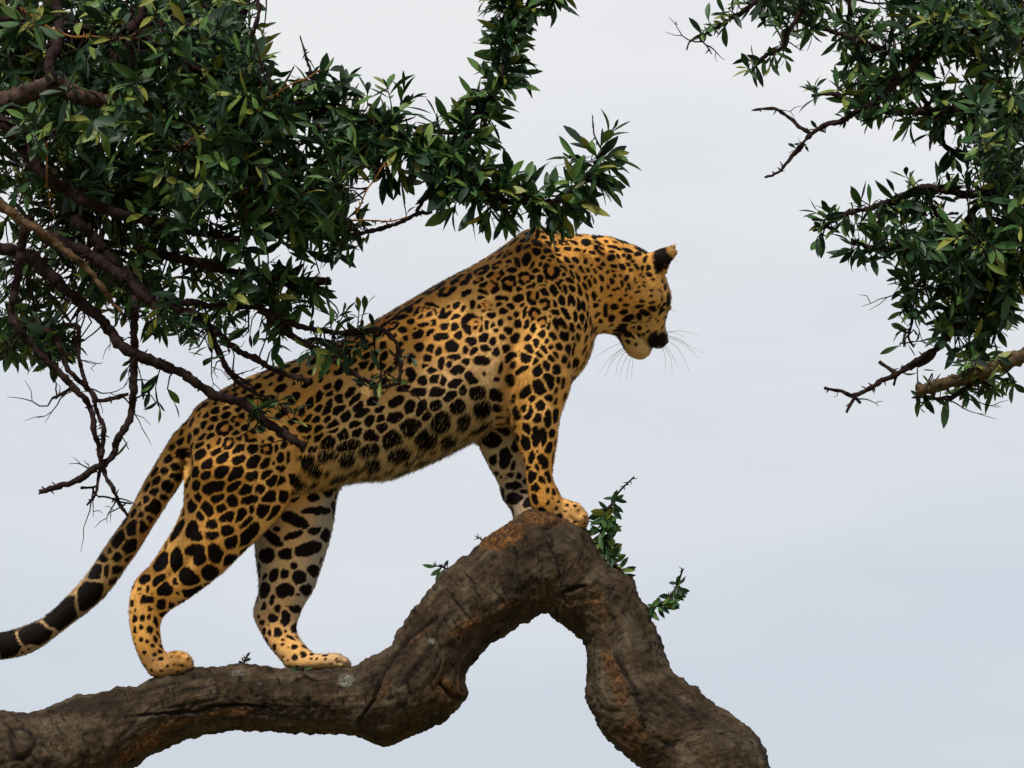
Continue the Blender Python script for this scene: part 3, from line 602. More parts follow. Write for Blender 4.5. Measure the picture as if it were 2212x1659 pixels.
# smaller spots in the gaps that are left
lg = {}
for c, n, t1, t2, ra, rb, k, gi in lobes:
    if k == 0: lg.setdefault(key(c), []).append((c, n, .55 * (ra + rb)))
for scale in (.85, .62, .45):
    for i in rng.permutation(nV)[:16000]:
        p, n = CV[i], CN[i]
        reg = part_of(fx[i], fy[i], p[1])
        if reg in ('head', 'paw') or (reg == 'tail' and fx[i] < 215): continue
        sp, ra, rb, kind = SPEC[reg]
        if kind == 'r': ra, rb = 13, 10
        ro = rb * scale * PXM; need = ro + (4.2 + .05 * sp) * PXM
        k0 = key(p); ok = True
        for dx in (-1, 0, 1):
            for dy in (-1, 0, 1):
                for dz in (-1, 0, 1):
                    for q, qn, qr in lg.get((k0[0] + dx, k0[1] + dy, k0[2] + dz), ()):
                        e_ = q - p
                        if e_ @ e_ < (need + qr) ** 2 and qn @ n > -.2: ok = False; break
                    if not ok: break
                if not ok: break
            if not ok: break
        if not ok: continue
        m0 = len(lobes)
        add_solid(p, n, random.uniform(.2, 1.4), ra * scale * 1.05, rb * scale * 1.05)
        lg.setdefault(k0, []).append((p, n, .5 * (ra + rb) * scale * PXM))
dark = np.zeros(nV); warm = np.zeros(nV)
warp = np.array([noise.noise_vector(Vector(v) * 110) for v in CV]) * 0.0022 + np.array([noise.noise_vector(Vector(v) * 45) for v in CV]) * 0.0022
CW = CV + warp
s1 = np.full(nV, 1.0); s2 = np.full(nV, 1.0); g1 = np.full(nV, -1)
for c, n, t1, t2, ra, rb, kind, gi in lobes:
    reach = max(ra / np.linalg.norm(t1), rb / np.linalg.norm(t2))
    idx = np.array([k[1] for k in kd.find_range(c, reach * 1.5 + 0.006)], int)
    if len(idx) == 0: continue
    d = CW[idx] - c
    q = np.hypot((d @ t1) / ra, (d @ t2) / rb)
    m = CN[idx] @ n > 0.0
    if kind == 1:
        warm[idx] = np.maximum(warm[idx], np.where(m, smooth01(-q, -1.2, -.8), 0)); continue
    idx = idx[m]; sd = ((q - 1) * .5 * (ra + rb))[m]
    same = g1[idx] == gi
    better = sd < s1[idx]
    push = better & ~same
    s2[idx[push]] = s1[idx[push]]
    other = ~better & ~same & (sd < s2[idx])
    s2[idx[other]] = sd[other]
    s1[idx[better]] = sd[better]; g1[idx[better]] = gi
net = np.interp(fx, [0, 250, 600, 1250, 1330], [.0055, .0058, .0058, .0052, .0025])
dark = smooth01(-s1, -.0012, .0012) * smooth01(s2 - s1, net * .55, net * 1.1)
# tail rings towards the tip
tl, tpar = seg_dist(cp, [(300, 1110), (245, 1190), (210, 1240), (170, 1302), (120, 1346), (60, 1383), (5, 1396), (-60, 1398), (-140, 1390)])
istail = (fx < 262) & (fy > 1150) & (tl < 60)
wob = np.array([noise.noise(Vector(v) * 26) for v in CV])
ringpos = tpar * 9.5 + 0.35 * wob
ring = smooth01(np.abs((ringpos % 1.0) - 0.5), 0.36, 0.47)
amt = smooth01(-fx, -260, -190)
under = smooth01(CN[:, 2], -0.75, -0.35)
ringuse = istail & ((fx < 2) | (CN[:, 1] > .35))
dark = np.where(ringuse, np.maximum(dark * (1 - amt), amt * (1 - ring) * (0.62 + 0.38 * under)), dark)
dark = np.maximum(dark, np.where(tl < 70, 1, 0) * (fx < 330) * (fy > 1090) * smooth01(CN[:, 2] + .35 * wob, .6, .85) * .9)
# base colour of the fur
n_lo = np.array([noise.noise(Vector(v) * 6) for v in CV]); n_hi = np.array([noise.noise(Vector(v) * 160) for v in CV])
ORANGE = np.array([0.59, 0.248, 0.036]); TAN = np.array([0.85, 0.50, 0.165]); CREAM = np.array([0.66, 0.50, 0.28]); WHITE = np.array([0.33, 0.29, 0.24])  # WHITE: pale fur, its tone lowered to put shade into the far legs
bl = np.interp(fx, [650, 830, 1020, 1100], [1045, 1030, 945, 930])
pale = smooth01(fy, bl - 310, bl - 40) * smooth01(fx, 640, 770) * (1 - smooth01(fx, 1060, 1120)) * .8
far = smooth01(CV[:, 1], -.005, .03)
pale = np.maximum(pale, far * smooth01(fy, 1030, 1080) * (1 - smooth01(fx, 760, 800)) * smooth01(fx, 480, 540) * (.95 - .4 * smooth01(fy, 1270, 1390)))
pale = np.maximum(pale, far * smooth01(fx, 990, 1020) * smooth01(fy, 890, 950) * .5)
pale = np.maximum(pale, smooth01(fx, 1300, 1350) * smooth01(fy, 700, 745) * .6)
pale = np.maximum(pale, smooth01(-CN[:, 2], .5, .95) * .5)
pale = np.maximum(pale, np.where(istail, amt * .8 * (1 - .6 * under) + amt * .25, 0))
light = np.clip(0.5 + 0.8 * n_lo + 0.3 * n_hi, 0, 1) * .85
base = ORANGE * (1 - light[:, None]) + TAN * light[:, None]
greyleg_shade = far * smooth01(fx, 990, 1020) * smooth01(fy, 890, 950)  # far foreleg: greyer inner fur, with the body's shade painted in as well
base = base * (1 - .85 * greyleg_shade[:, None]) + np.array([.17, .135, .10]) * (.85 * greyleg_shade[:, None])
headm = smooth01(fx, 1290, 1370) * (fy < 800)
base = base * (1 - .22 * headm[:, None])
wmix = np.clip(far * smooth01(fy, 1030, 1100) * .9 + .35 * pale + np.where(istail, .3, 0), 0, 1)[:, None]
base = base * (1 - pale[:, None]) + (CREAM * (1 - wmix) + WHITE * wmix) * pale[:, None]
wc = np.array([0.52, 0.175, 0.022])
base = base * (1 - .6 * warm[:, None] * (1 - pale[:, None])) + wc * (.6 * warm[:, None] * (1 - pale[:, None]))
def mark(px, py, rx, ry, ang, side=-1, soft=.25):
    global dark
    c, s = math.cos(math.radians(ang)), math.sin(math.radians(ang))
    x, y = fx - px, fy - py
    q = np.hypot((x * c + y * s) / rx, (-x * s + y * c) / ry) + .12 * wob
    dark = np.maximum(dark, np.where(CN[:, 1] * side > -0.35, smooth01(-q, -1 - soft, -1 + soft), 0))
for a in [(1430, 551, 22, 17, -25), (1425, 570, 14, 20, 10), (1440, 562, 9, 12, -30), (1413, 736, 15, 20, 0), (1432, 735, 13, 20, 0), (1444, 655, 5, 26, 0), (1440, 700, 5, 18, 0), (1356, 722, 10, 8, 0), (1332, 724, 12, 6, 0),
          (1343, 745, 4, 22, -20), (1345, 521, 18, 3.5, 18), (1385, 540, 16, 4, 22), (1290, 511, 14, 3, 2), (1450, 563, 5, 9, 0), (1357, 689, 15, 5, -20), (1394, 675, 11, 5, 10), (1381, 684, 7, 9, 0), (1342, 712, 13, 9, 0), (1326, 664, 8, 6, 0), (1308, 679, 6, 8, 0), (1437, 620, 4, 9, 0), (1430, 668, 8, 5, 20)]:
    mark(*a)
tipm = smooth01(-np.hypot((fx - 1455) / 15, (fy - 541) / 11), -1.2, -.6)
dark = dark * (1 - .85 * tipm)
base = base * (1 - .5 * tipm[:, None])
tailm = ((fx < 400) & (fy > 930) & (fx + fy * .62 < 1030)) | (fx < 262)
tk = np.where(tailm, .6 * smooth01(-fx, -400, -290), 0)[:, None]
base = base * (1 - tk) + np.array([.27, .17, .075]) * tk
pawm = np.maximum.reduce([smooth01(fy, 1395, 1425) * (fx < 800), smooth01(fy, 1075, 1100) * (fx > 1190)])
base = base * (1 - .55 * pawm[:, None]) + np.array([.36, .225, .11]) * (.55 * pawm[:, None])
blk = np.array([0.006, 0.0035, 0.003])
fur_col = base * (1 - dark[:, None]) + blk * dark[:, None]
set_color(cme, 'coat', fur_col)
coat, ct, cb = new_mat('leopard_coat')
ca = ct.nodes.new('ShaderNodeAttribute'); ca.attribute_name = 'coat'
ctc = ct.nodes.new('ShaderNodeTexCoord')
cn = tex_noise(ct, 330, 3, 0.6, ctc.outputs['Object'])
cr = ramp_node(ct, cn.outputs[0], [(0.3, (.72, .72, .72)), (0.7, (1.18, 1.18, 1.18))])
ct.links.new(mix_col(ct, 1.0, ca.outputs['Color'], cr.outputs[0], 'MULTIPLY'), cb.inputs['Base Color'])
cb.inputs['Roughness'].default_value = 0.7; cb.inputs['Specular IOR Level'].default_value = 0.06
cbu = ct.nodes.new('ShaderNodeBump'); cbu.inputs['Strength'].default_value = 0.6; cbu.inputs['Distance'].default_value = 0.003
ct.links.new(cn.outputs[0], cbu.inputs['Height']); ct.links.new(cbu.outputs[0], cb.inputs['Normal'])
leopard = empty('leopard', P(560, 1448, 0.0))
prop(leopard, 'spotted orange leopard standing on the thick limb, looking away to the right', 'leopard')
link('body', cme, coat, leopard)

# fur: short strands rooted all over the body, longer under the belly
def fur(name, n, width):
    idx = rng.integers(0, nV, n)
    p = CV[idx] + rng.normal(0, .0012, (n, 3)); nr = CN[idx]
    x, y = fx[idx], fy[idx]
    flow = np.tile(np.array([-.85, 0, -.5]), (n, 1))
    legm = (y > 1040) | ((x > 1020) & (y > 930))
    flow[legm] = (-.1, 0, -1)
    hm = (x > 1290) & (y < 800)
    flow[hm] = (-.6, -.3, .75)
    tm = (x < 400) & (y > 930) & (x + y * .62 < 1030)
    flow[tm] = (-.62, 0, -.8)
    bell = np.interp(x, [650, 830, 1020, 1060], [1045, 1030, 945, 930])
    lo = np.where((x > 640) & (x < 1060), smooth01(y, bell - 170, bell - 10) * (1 - smooth01(y, bell + 4, bell + 30)), 0)
    chest = np.where((x > 1190) & (x < 1300) & (y > 700) & (y < 880), .35, 0)
    fold = np.exp(-(((x - 700) / 55) ** 2 + ((y - 1005) / 45) ** 2)) * .9
    arm = np.exp(-(((x - 1100) / 30) ** 2 + ((y - 850) / 80) ** 2)) * .7
    backleg = np.where((x < 560) & (y > 1030) & (y < 1240), .18, 0)
    L = .0074 + .020 * np.maximum.reduce([lo ** 2.5, chest, fold, arm, backleg])
    L = np.where(tm | (x < 262), .013, L)
    L = np.where(hm, .006, L); L = np.where((y > 1330) & legm, .005, L); L = np.where((x > 1395) & (y < 600), .005, L)
    L *= rng.uniform(.6, 1.25, n)
    flow[(lo > .25)] = (-.35, 0, -1)
    ft = flow - nr * np.sum(flow * nr, 1)[:, None]
    ft /= np.linalg.norm(ft, axis=1)[:, None] + 1e-6
    lift = np.where(lo > .3, .42, .34)[:, None]
    d0 = ft * .8 + nr * (lift + .15) + rng.normal(0, .12, (n, 3))
    d1 = ft + nr * lift * .35 + rng.normal(0, .16, (n, 3)) + np.array([0, 0, -.45]) * lo[:, None]
    d0 /= np.linalg.norm(d0, axis=1)[:, None]; d1 /= np.linalg.norm(d1, axis=1)[:, None]
    K = 4
    pts = np.empty((n, K, 3))
    pts[:, 0] = p - nr * .001 - ft * (L * np.where(lo < .3, .42, .3))[:, None]
    for k in range(1, K):
        t = k / (K - 1)
        d = d0 * (1 - t) + d1 * t
        pts[:, k] = pts[:, k - 1] + d * (L / (K - 1))[:, None]
    hc = bpy.data.hair_curves.new(name)
    hc.add_curves([K] * n)
    hc.attributes['position'].data.foreach_set('vector', pts.astype(np.float32).ravel())
    ra = hc.attributes.get('radius') or hc.attributes.new('radius', 'FLOAT', 'POINT')
    w = np.tile(width * np.array([1, .85, .6, .12]), (n, 1)) * (1 + .5 * lo[:, None])
    ra.data.foreach_set('value', w.astype(np.float32).ravel())
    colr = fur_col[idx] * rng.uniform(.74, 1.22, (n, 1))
    tipm = np.where((lo > .3) & (dark[idx] > .5), rng.random(n) < .07, False)
    colr[tipm] = CREAM * .7
    a = hc.attributes.new('coat', 'FLOAT_VECTOR', 'CURVE'); a.data.foreach_set('vector', colr.astype(np.float32).ravel())
    a = hc.attributes.new('skin_normal', 'FLOAT_VECTOR', 'CURVE'); a.data.foreach_set('vector', nr.astype(np.float32).ravel())
    m, t, b = new_mat(name)
    at = t.nodes.new('ShaderNodeAttribute'); at.attribute_name = 'coat'; t.links.new(at.outputs['Vector'], b.inputs['Base Color'])
    an = t.nodes.new('ShaderNodeAttribute'); an.attribute_name = 'skin_normal'; t.links.new(an.outputs['Vector'], b.inputs['Normal'])
    b.inputs['Roughness'].default_value = .55; b.inputs['Specular IOR Level'].default_value = .08
    o = link(name, hc, m, leopard)
    return prop(o, kind='stuff')
fur("fur", 220000, 0.00040)
# ---------------------------------------------------------------- leaves and branches
leafm, lt, lb = new_mat('leaf')
geo = lt.nodes.new('ShaderNodeNewGeometry'); oi = lt.nodes.new('ShaderNodeObjectInfo')
ad_ = lt.nodes.new('ShaderNodeMath'); ad_.operation = 'ADD'; lt.links.new(geo.outputs['Random Per Island'], ad_.inputs[0]); lt.links.new(oi.outputs['Random'], ad_.inputs[1])
fr = lt.nodes.new('ShaderNodeMath'); fr.operation = 'FRACT'; lt.links.new(ad_.outputs[0], fr.inputs[0])
lr = ramp_node(lt, fr.outputs[0], [(0.0, (0.004, 0.014, 0.007)), (0.35, (0.010, 0.033, 0.013)), (0.68, (0.026, 0.070, 0.020)), (0.88, (0.065, 0.125, 0.026)), (1.0, (0.17, 0.17, 0.03))])
ltc = lt.nodes.new('ShaderNodeTexCoord'); ln = tex_noise(lt, 60, 4, 0.6, ltc.outputs['Object'])
lrr = ramp_node(lt, ln.outputs[0], [(0.3, (.7, .72, .7)), (0.7, (1.2, 1.18, 1.1))])
lc = mix_col(lt, 1.0, lr.outputs[0], lrr.outputs[0], 'MULTIPLY')
lt.links.new(lc, lb.inputs['Base Color']); lb.inputs['Roughness'].default_value = .5; lb.inputs['Specular IOR Level'].default_value = .22
tr = lt.nodes.new('ShaderNodeBsdfTranslucent'); lt.links.new(lc, tr.inputs[0])
ms = lt.nodes.new('ShaderNodeMixShader'); ms.inputs[0].default_value = .12
lo_ = [n for n in lt.nodes if n.type == 'OUTPUT_MATERIAL'][0]
lt.links.new(lb.outputs[0], ms.inputs[1]); lt.links.new(tr.outputs[0], ms.inputs[2]); lt.links.new(ms.outputs[0], lo_.inputs[0])
def wood(name, dark_c, light_c, sc=60, rough=.85):
    m, t, b = new_mat(name)
    tc_ = t.nodes.new('ShaderNodeTexCoord'); n_ = tex_noise(t, sc, 6, .7, tc_.outputs['Object'])
    r_ = ramp_node(t, n_.outputs[0], [(0.32, dark_c), (0.7, light_c)]); t.links.new(r_.outputs[0], b.inputs['Base Color']); b.inputs['Roughness'].default_value = rough; b.inputs['Specular IOR Level'].default_value = .12
    bu = t.nodes.new('ShaderNodeBump'); bu.inputs['Strength'].default_value = .7; bu.inputs['Distance'].default_value = .003
    t.links.new(n_.outputs[0], bu.inputs['Height']); t.links.new(bu.outputs[0], b.inputs['Normal'])
    return m
twig_bark = wood('twig_bark', (0.004, 0.002, 0.002), (0.026, 0.013, 0.011), 95)
pale_bark = wood('pale_bark', (0.010, 0.006, 0.004), (0.105, 0.06, 0.028), 50)
young_bark = wood('young_bark', (0.06, 0.028, 0.008), (0.21, 0.095, 0.018), 80, .6)
mossy_bark = wood('mossy_bark', (0.014, 0.010, 0.005), (0.10, 0.07, 0.034), 60)

LSTN = 6
def leaf_variant(wid, fold, curl, twist):
    V = []; F = []
    t = np.linspace(0, 1, LSTN)
    w = 1.0 * wid * np.array([0.10, .52, .88, 1.0, .74, 0.10])
    for i, (tt, ww) in enumerate(zip(t, w)):
        z = -curl * tt * tt
        a = twist * tt
        for s in (-1, 0, 1):
            y = s * ww / 2; zz = z + abs(s) * fold * ww
            V.append((tt, y * math.cos(a) - 0 * zz, zz + y * math.sin(a)))
    for i in range(LSTN - 1):
        for j in (0, 1):
            a = i * 3 + j; F.append((a, a + 1, a + 4, a + 3))
    return np.array(V), F
LEAFS = [leaf_variant(w, f, c, tw) for w, f, c, tw in [(.30, .16, .10, .1), (.25, .22, .22, -.3), (.36, .12, .05, .25), (.22, .25, -.06, -.1), (.29, .18, .34, .4), (.27, .10, .15, -.6), (.20, .3, .12, .5), (.33, .05, -.12, .2)]]
LEAF_ME = []
for k, (v, f) in enumerate(LEAFS):
    m_ = mesh_from('leaf', v, f); m_.materials.append(leafm); LEAF_ME.append(m_)

def resample3(pts, n):
    r = resample(np.c_[np.zeros((len(pts), 0)), np.array(pts)], n)
    return r
class Bough:
    def __init__(self, name, loc, label, cat):
        self.root = empty(name, loc); prop(self.root, label, cat)
        self.leaves = []; self.twigs = []; self.lines = []
    def branch(self, pts, r0, r1, Y0, Y1=None, mat=None, name='branch', knob=.2, keep=True, wig=1.0):
        """pts in survey pixels; r in survey pixels; Y depth in metres"""
        Y1 = Y0 if Y1 is None else Y1
        pts = np.array(pts, float)
        L = np.sum(np.linalg.norm(np.diff(pts, axis=0), axis=1))
        n = max(8, int(L / 4.5))
        q = resample(pts, n) if len(pts) > 2 else np.linspace(pts[0], pts[1], n)
        ph = random.uniform(0, 99)
        q = q + wig * np.array([[noise.noise((k * .14, ph, 0)) * 4, noise.noise((k * .14, ph, 7)) * 4] for k in range(n)])
        Ys = np.linspace(Y0, Y1, n) + np.array([noise.noise((k * .1, ph, 3)) * .03 for k in range(n)])
        W = np.array([P(a, b, y) for (a, b), y in zip(q, Ys)])
        rad = (r1 + (r0 - r1) * np.linspace(1, 0, n) ** .8) * PXM * (1 + knob * np.array([noise.noise((k * .6, ph, 5)) * 1.6 for k in range(n)]))
        V, F = tube(W, rad, 12)
        # bark nodes
        V = V + np.array([noise.noise_vector(Vector(v) * 70) for v in V]) * (.0042 * min(1.0, r0 / 9))
        parts = [(V, F)]
        for _ in range(int(L / 18)):
            k = random.randrange(1, n - 1); d = np.array([random.gauss(0, 1), random.gauss(0, 1) * .7, random.gauss(0, 1)]); d /= np.linalg.norm(d)
            p = W[k]; parts.append(tube([p, p + d * (rad[k] + .004), p + d * (rad[k] + random.uniform(.006, .014))], [.0028, .002, .0006], 5))
        V, F = merge(parts)
        o = link(name, mesh_from(name, V, F), mat or twig_bark, self.root)
        self.lines.append((W, rad))
        return o
    def wood(self, p):
        best = None; bd = 1e9
        for W, rad in self.lines:
            dd = np.sum((W - p) ** 2, 1); i = int(np.argmin(dd))
            if dd[i] < bd: bd = dd[i]; best = W[i]
        return best
    def leaf(self, p, d, up, L):
        d = d / np.linalg.norm(d)
        s = np.cross(up, d); ns = np.linalg.norm(s)
        if ns < 1e-3: s = np.cross((0.3, 1, 0.2), d); ns = np.linalg.norm(s)
        s /= ns; u = np.cross(d, s)
        self.leaves.append((p, d, s, u, L, random.randrange(len(LEAFS))))
    def whorl(self, p, d, n=9, L=.052, root=None, span=.045, spread=(.55, 1.25)):
        d = np.asarray(d, float); d = d / np.linalg.norm(d)
        a = np.cross(d, (0.2, .3, 1.0)); a /= np.linalg.norm(a); b = np.cross(d, a)
        span = span * random.uniform(1.0, 2.1)
        base = p - d * span
        if root is None:
            root = self.wood(base)
        gap = np.linalg.norm(root - base)
        pts = resample3([root, (root + base) / 2 - d * gap * .18 + np.array([random.gauss(0, .1), random.gauss(0, .1), random.gauss(0, .1)]) * gap, base, p], max(4, int(gap / .02)))
        self.twigs.append(tube(pts, np.linspace(.0026, .0012, len(pts)), 5))
        ph = random.uniform(0, 6.28)
        for k in range(n):
            t = (k + random.uniform(-.3, .3)) / max(1, n - 1)
            th = ph + k * 2.4 + random.uniform(-.3, .3)
            sp = np.interp(t, [0, 1], [spread[1], spread[0]]) * random.uniform(.6, 1.35)
            rad = a * math.cos(th) + b * math.sin(th)
            dr = d * math.cos(sp) + rad * math.sin(sp) + np.array([0, 0, -.16])
            self.leaf(base + d * span * np.clip(t, 0, 1), dr, d + rad * -.2 + np.array([0, -.3, .6]), L * random.choice((random.uniform(.45, .9), random.uniform(.9, 1.3), random.uniform(1.05, 1.6), random.uniform(1.05, 1.6))) * (1 - .15 * t))
    def dress(self, line, step, dens=1.0, L=.052, t0=0, t1=1, out=.05, n=(6, 10)):
        """whorls on short side shoots along a branch; step in survey pixels"""
        W, rad = line
        d = np.r_[0, np.cumsum(np.linalg.norm(np.diff(W, axis=0), axis=1))]
        s = d[-1] * t0
        while s < d[-1] * t1:
            k = min(len(W) - 2, np.searchsorted(d, s))
            if random.random() < dens:
                T = W[min(k + 1, len(W) - 1)] - W[max(k - 1, 0)]; T /= np.linalg.norm(T)
                side = np.array([random.gauss(0, 1), random.gauss(0, .8), random.gauss(.15, 1)]); side -= T * (side @ T); side /= np.linalg.norm(side)
                o = out * random.uniform(.35, 1.1)
                dd = side + T * random.uniform(.1, .7)
                self.whorl(W[k] + dd / np.linalg.norm(dd) * o, dd, random.randint(*n), L, W[k], span=min(.04, o * .8))
            s += step * PXM * random.uniform(.6, 1.4)
    def fill(self, cx, cy, rx, ry, n, Y0, Y1, L=.05, ang=0, k=(6, 10), test=None):
        c, s = math.cos(math.radians(ang)), math.sin(math.radians(ang))
        done = 0
        while done < n:
            a, b = random.uniform(-1, 1), random.uniform(-1, 1)
            if a * a + b * b > 1: continue
            done += 1
            x, y = a * rx, b * ry
            px, py = cx + x * c + y * s, cy - x * s + y * c
            if test is not None and not test(px, py): continue
            p = P(px, py, random.uniform(Y0, Y1))
            # grow from the nearest wood
            best = None; bd = 1e9
            for W, rad in self.lines:
                dd = np.sum((W - p) ** 2, 1); i = int(np.argmin(dd))
                if dd[i] < bd: bd = dd[i]; best = W[i]
            d = p - best; nd = np.linalg.norm(d) + 1e-6
            dirn = d / nd + np.array([random.gauss(0, .5), random.gauss(0, .5) - .15, random.gauss(.1, .5)])
            root = best
            self.whorl(p, dirn, random.randint(*k), L, root)
    def bare(self, n, lines, drop=-.3):
        """thin leafless side twigs with a fork or two"""
        for _ in range(n):
            W, rad = self.lines[random.choice(lines)]
            p = W[random.randrange(len(W) // 4, len(W))]
            d = np.array([random.gauss(.2, .8), random.gauss(0, .4), random.gauss(drop, .7)]); d /= np.linalg.norm(d)
            L = random.uniform(.05, .15); pts = [p]
            for k in range(6):
                d = d + np.array([random.gauss(0, .25), random.gauss(0, .2), random.gauss(0, .25)]); d /= np.linalg.norm(d)
                pts.append(pts[-1] + d * L / 6)
                if k in (2, 4) and random.random() < .7:
                    e = d + np.array([random.gauss(0, .8), random.gauss(0, .5), random.gauss(0, .8)]); e /= np.linalg.norm(e)
                    self.twigs.append(tube([pts[-1], pts[-1] + e * L * .2, pts[-1] + (e + d * .4) * L * .32], [.0012, .001, .0005], 5))
            self.twigs.append(tube(pts, np.linspace(.0024, .0007, 7), 5))
    def finish(self, avoid=None, keep=300):
        lv = self.leaves
        if avoid is not None: lv = [l for l in lv if not avoid(l)]
        def seen(l):
            q = proj(l[0] + l[1] * l[4] * .5)
            return -5 < q[0] < 2217 and -5 < q[1] < 1664
        mats = []
        vis = [l for l in lv if seen(l)]
        # the leaves that show largest: near, long and turned to the camera
        def score(l): return l[4] * (0.25 + abs(l[3][1])) * (1.0 - .9 * (l[0][1]))
        vis.sort(key=score, reverse=True)
        big = set(id(l) for l in vis[:keep])
        rootinv = Matrix.Translation(-self.root.location)
        V = []; F = []; o = 0
        for l in lv:
            p, d, s, u, L, k = l
            if id(l) in big:
                ob = bpy.data.objects.new('leaf', LEAF_ME[k]); COL.objects.link(ob)
                M = Matrix(((d[0] * L, s[0] * L, u[0] * L, p[0]), (d[1] * L, s[1] * L, u[1] * L, p[1]), (d[2] * L, s[2] * L, u[2] * L, p[2]), (0, 0, 0, 1)))
                ob.parent = self.root; ob.matrix_basis = rootinv @ M
            else:
                v, f = LEAFS[k]
                V.append(p + L * (v[:, :1] * d + v[:, 1:2] * s + v[:, 2:3] * u)); F += [tuple(i + o for i in q) for q in f]; o += len(v)
        if V: prop(link('foliage', mesh_from('foliage', np.vstack(V), F), leafm, self.root), kind='stuff')
        if self.twigs:
            v, f = merge(self.twigs); prop(link('twigs', mesh_from('twigs', v, f), twig_bark, self.root), kind='stuff')

# ---- left bough, reaching in front of the leopard's rump
A = Bough('leafy_bough', P(0, 300, -.3), 'dense dark green leafy bough at upper left, arching over the leopard', 'leafy branch')
random.seed(21)
main = [A.branch([(-260, 330), (-120, 262), (0, 222), (73, 196), (117, 184), (183, 212), (262, 222)], 24, 17, -.35, -.3, name='main_branch', mat=wood('main_bark', (0.010, 0.006, 0.005), (0.085, 0.054, 0.04), 60))]
A.branch([(115, 182), (106, 140), (122, 100), (128, 40), (110, -60)], 13, 8, -.33, -.2)
A.branch([(252, 222), (251, 160), (254, 92), (300, 40), (330, -60)], 16, 9, -.3, -.2)
b2 = A.branch([(262, 225), (280, 110), (305, 73), (354, 98), (415, 142), (488, 183), (557, 208), (645, 228), (718, 240), (791, 258), (852, 281), (886, 318), (912, 332), (963, 353), (1025, 394), (1088, 432), (1150, 432), (1191, 436), (1254, 398), (1295, 340), (1318, 305)], 13, 3.5, -.3, -.24)
up = A.branch([(1003, 378), (1005, 320), (1025, 257), (1067, 207), (1088, 145), (1100, 83), (1110, 33), (1158, 0), (1200, -40)], 7, 4, -.25, -.2)
A.branch([(1104, 60), (1090, 20), (1080, -60)], 4, 3, -.22, -.2)
A.branch([(1305, 330), (1285, 290), (1279, 249)], 2.2, 1.2, -.24)
bt_ = A.branch([(560, 470), (680, 500), (776, 504), (860, 481), (901, 461), (934, 456)], 6, 4, -.22)
A.branch([(899, 461), (922, 423), (942, 392)], 4, 2.5, -.22)
bq = A.branch([(-160, 190), (0, 262), (29, 293), (73, 352), (123, 396), (190, 437), (268, 464), (354, 486), (427, 503), (520, 520)], 17, 6, -.4, -.3)
dead = A.branch([(-140, 380), (0, 444), (61, 485), (117, 522), (183, 576), (220, 620), (261, 676)], 13, 3, -.5, -.45, mat=pale_bark, name='dead_branch')
dead['label'] = 'pale bare dead branch'
A.branch([(100, 510), (180, 545), (244, 585), (293, 625), (342, 673)], 15, 8, -.4)
b3 = A.branch([(-150, 480), (0, 534), (32, 544), (73, 561), (122, 608), (183, 659), (220, 691), (256, 739), (293, 766), (342, 786), (403, 810), (457, 851), (529, 874), (592, 927), (656, 961)], 14, 9, -.34, -.27)
b4 = A.branch([(160, 470), (215, 527), (244, 564), (293, 612), (330, 649), (378, 664), (427, 688), (464, 717), (513, 755), (550, 775), (613, 808), (664, 821)], 12, 5, -.36, -.26)
b5 = A.branch([(60, 470), (46, 520), (41, 588), (29, 632), (27, 686), (44, 717), (81, 754), (117, 796), (169, 847), (193, 876), (203, 927), (216, 982), (228, 1024), (254, 1079), (275, 1117)], 10, 3.4, -.4, -.3)
A.branch([(140, 703), (169, 707), (169, 762), (182, 821), (205, 862)], 5, 4, -.36, -.33)
A.branch([(152, 842), (114, 859)], 3.4, 3, -.33)
b5b = A.branch([(60, 700), (120, 730), (150, 800), (200, 850), (206, 880), (222, 925), (220, 985)], 7, 4.5, -.34)
b6 = A.branch([(292, 640), (290, 779), (288, 855), (279, 906), (254, 948), (245, 982), (228, 1000), (203, 1012), (169, 1037), (127, 1050), (85, 1064)], 9, 5.5, -.32, -.3)
A.branch([(214, 1012), (207, 1067), (190, 1092)], 4, 2, -.3)
A.branch([(212, 1073), (250, 1080), (283, 1088)], 2.2, 1.6, -.3)
A.branch([(175, 1056), (207, 1050)], 3, 3, -.3)
A.branch([(199, 866), (240, 862), (278, 851)], 5, 4, -.32)
b7 = A.branch([(300, 540), (420, 566), (540, 596), (608, 606), (713, 606)], 11, 8.5, -.25, name='broken_branch')
b8 = A.branch([(342, 640), (450, 660), (540, 662), (584, 676), (623, 696), (662, 708), (718, 718), (779, 718), (828, 713), (852, 738), (864, 770), (866, 800), (860, 828)], 8, 4, -.3, -.23)
b9 = A.branch([(560, 670), (632, 725), (669, 747), (706, 764), (754, 801), (791, 823), (828, 835), (862, 826)], 7, 4, -.28, -.24)
A.branch([(440, 700), (486, 790), (518, 828), (560, 852), (600, 870)], 5, 3, -.3, -.26)
A.branch([(455, 700), (475, 760), (500, 800), (548, 838)], 5, 2.5, -.3, -.27)
A.branch([(820, 712), (860, 680), (905, 648)], 3, 1.6, -.24, -.2)
A.branch([(700, 225), (672, 160), (650, 78)], 4, 1.5, -.27)
for pts in ([(41, 15), (81, 44), (146, 76), (195, 79), (264, 83), (298, 73)], [(533, 330), (530, 367), (531, 430), (529, 504)], [(560, 225), (610, 195), (690, 150)], [(395, 315), (420, 298), (480, 285)], [(100, 300), (104, 420), (118, 470)], [(770, 460), (800, 400), (835, 350)], [(760, 475), (830, 478), (880, 470)]):
    A.branch(pts, 3.6 if pts[0][0] < 60 else 1.8, 1.4, -.46, -.42, mat=young_bark, name='young_stem')
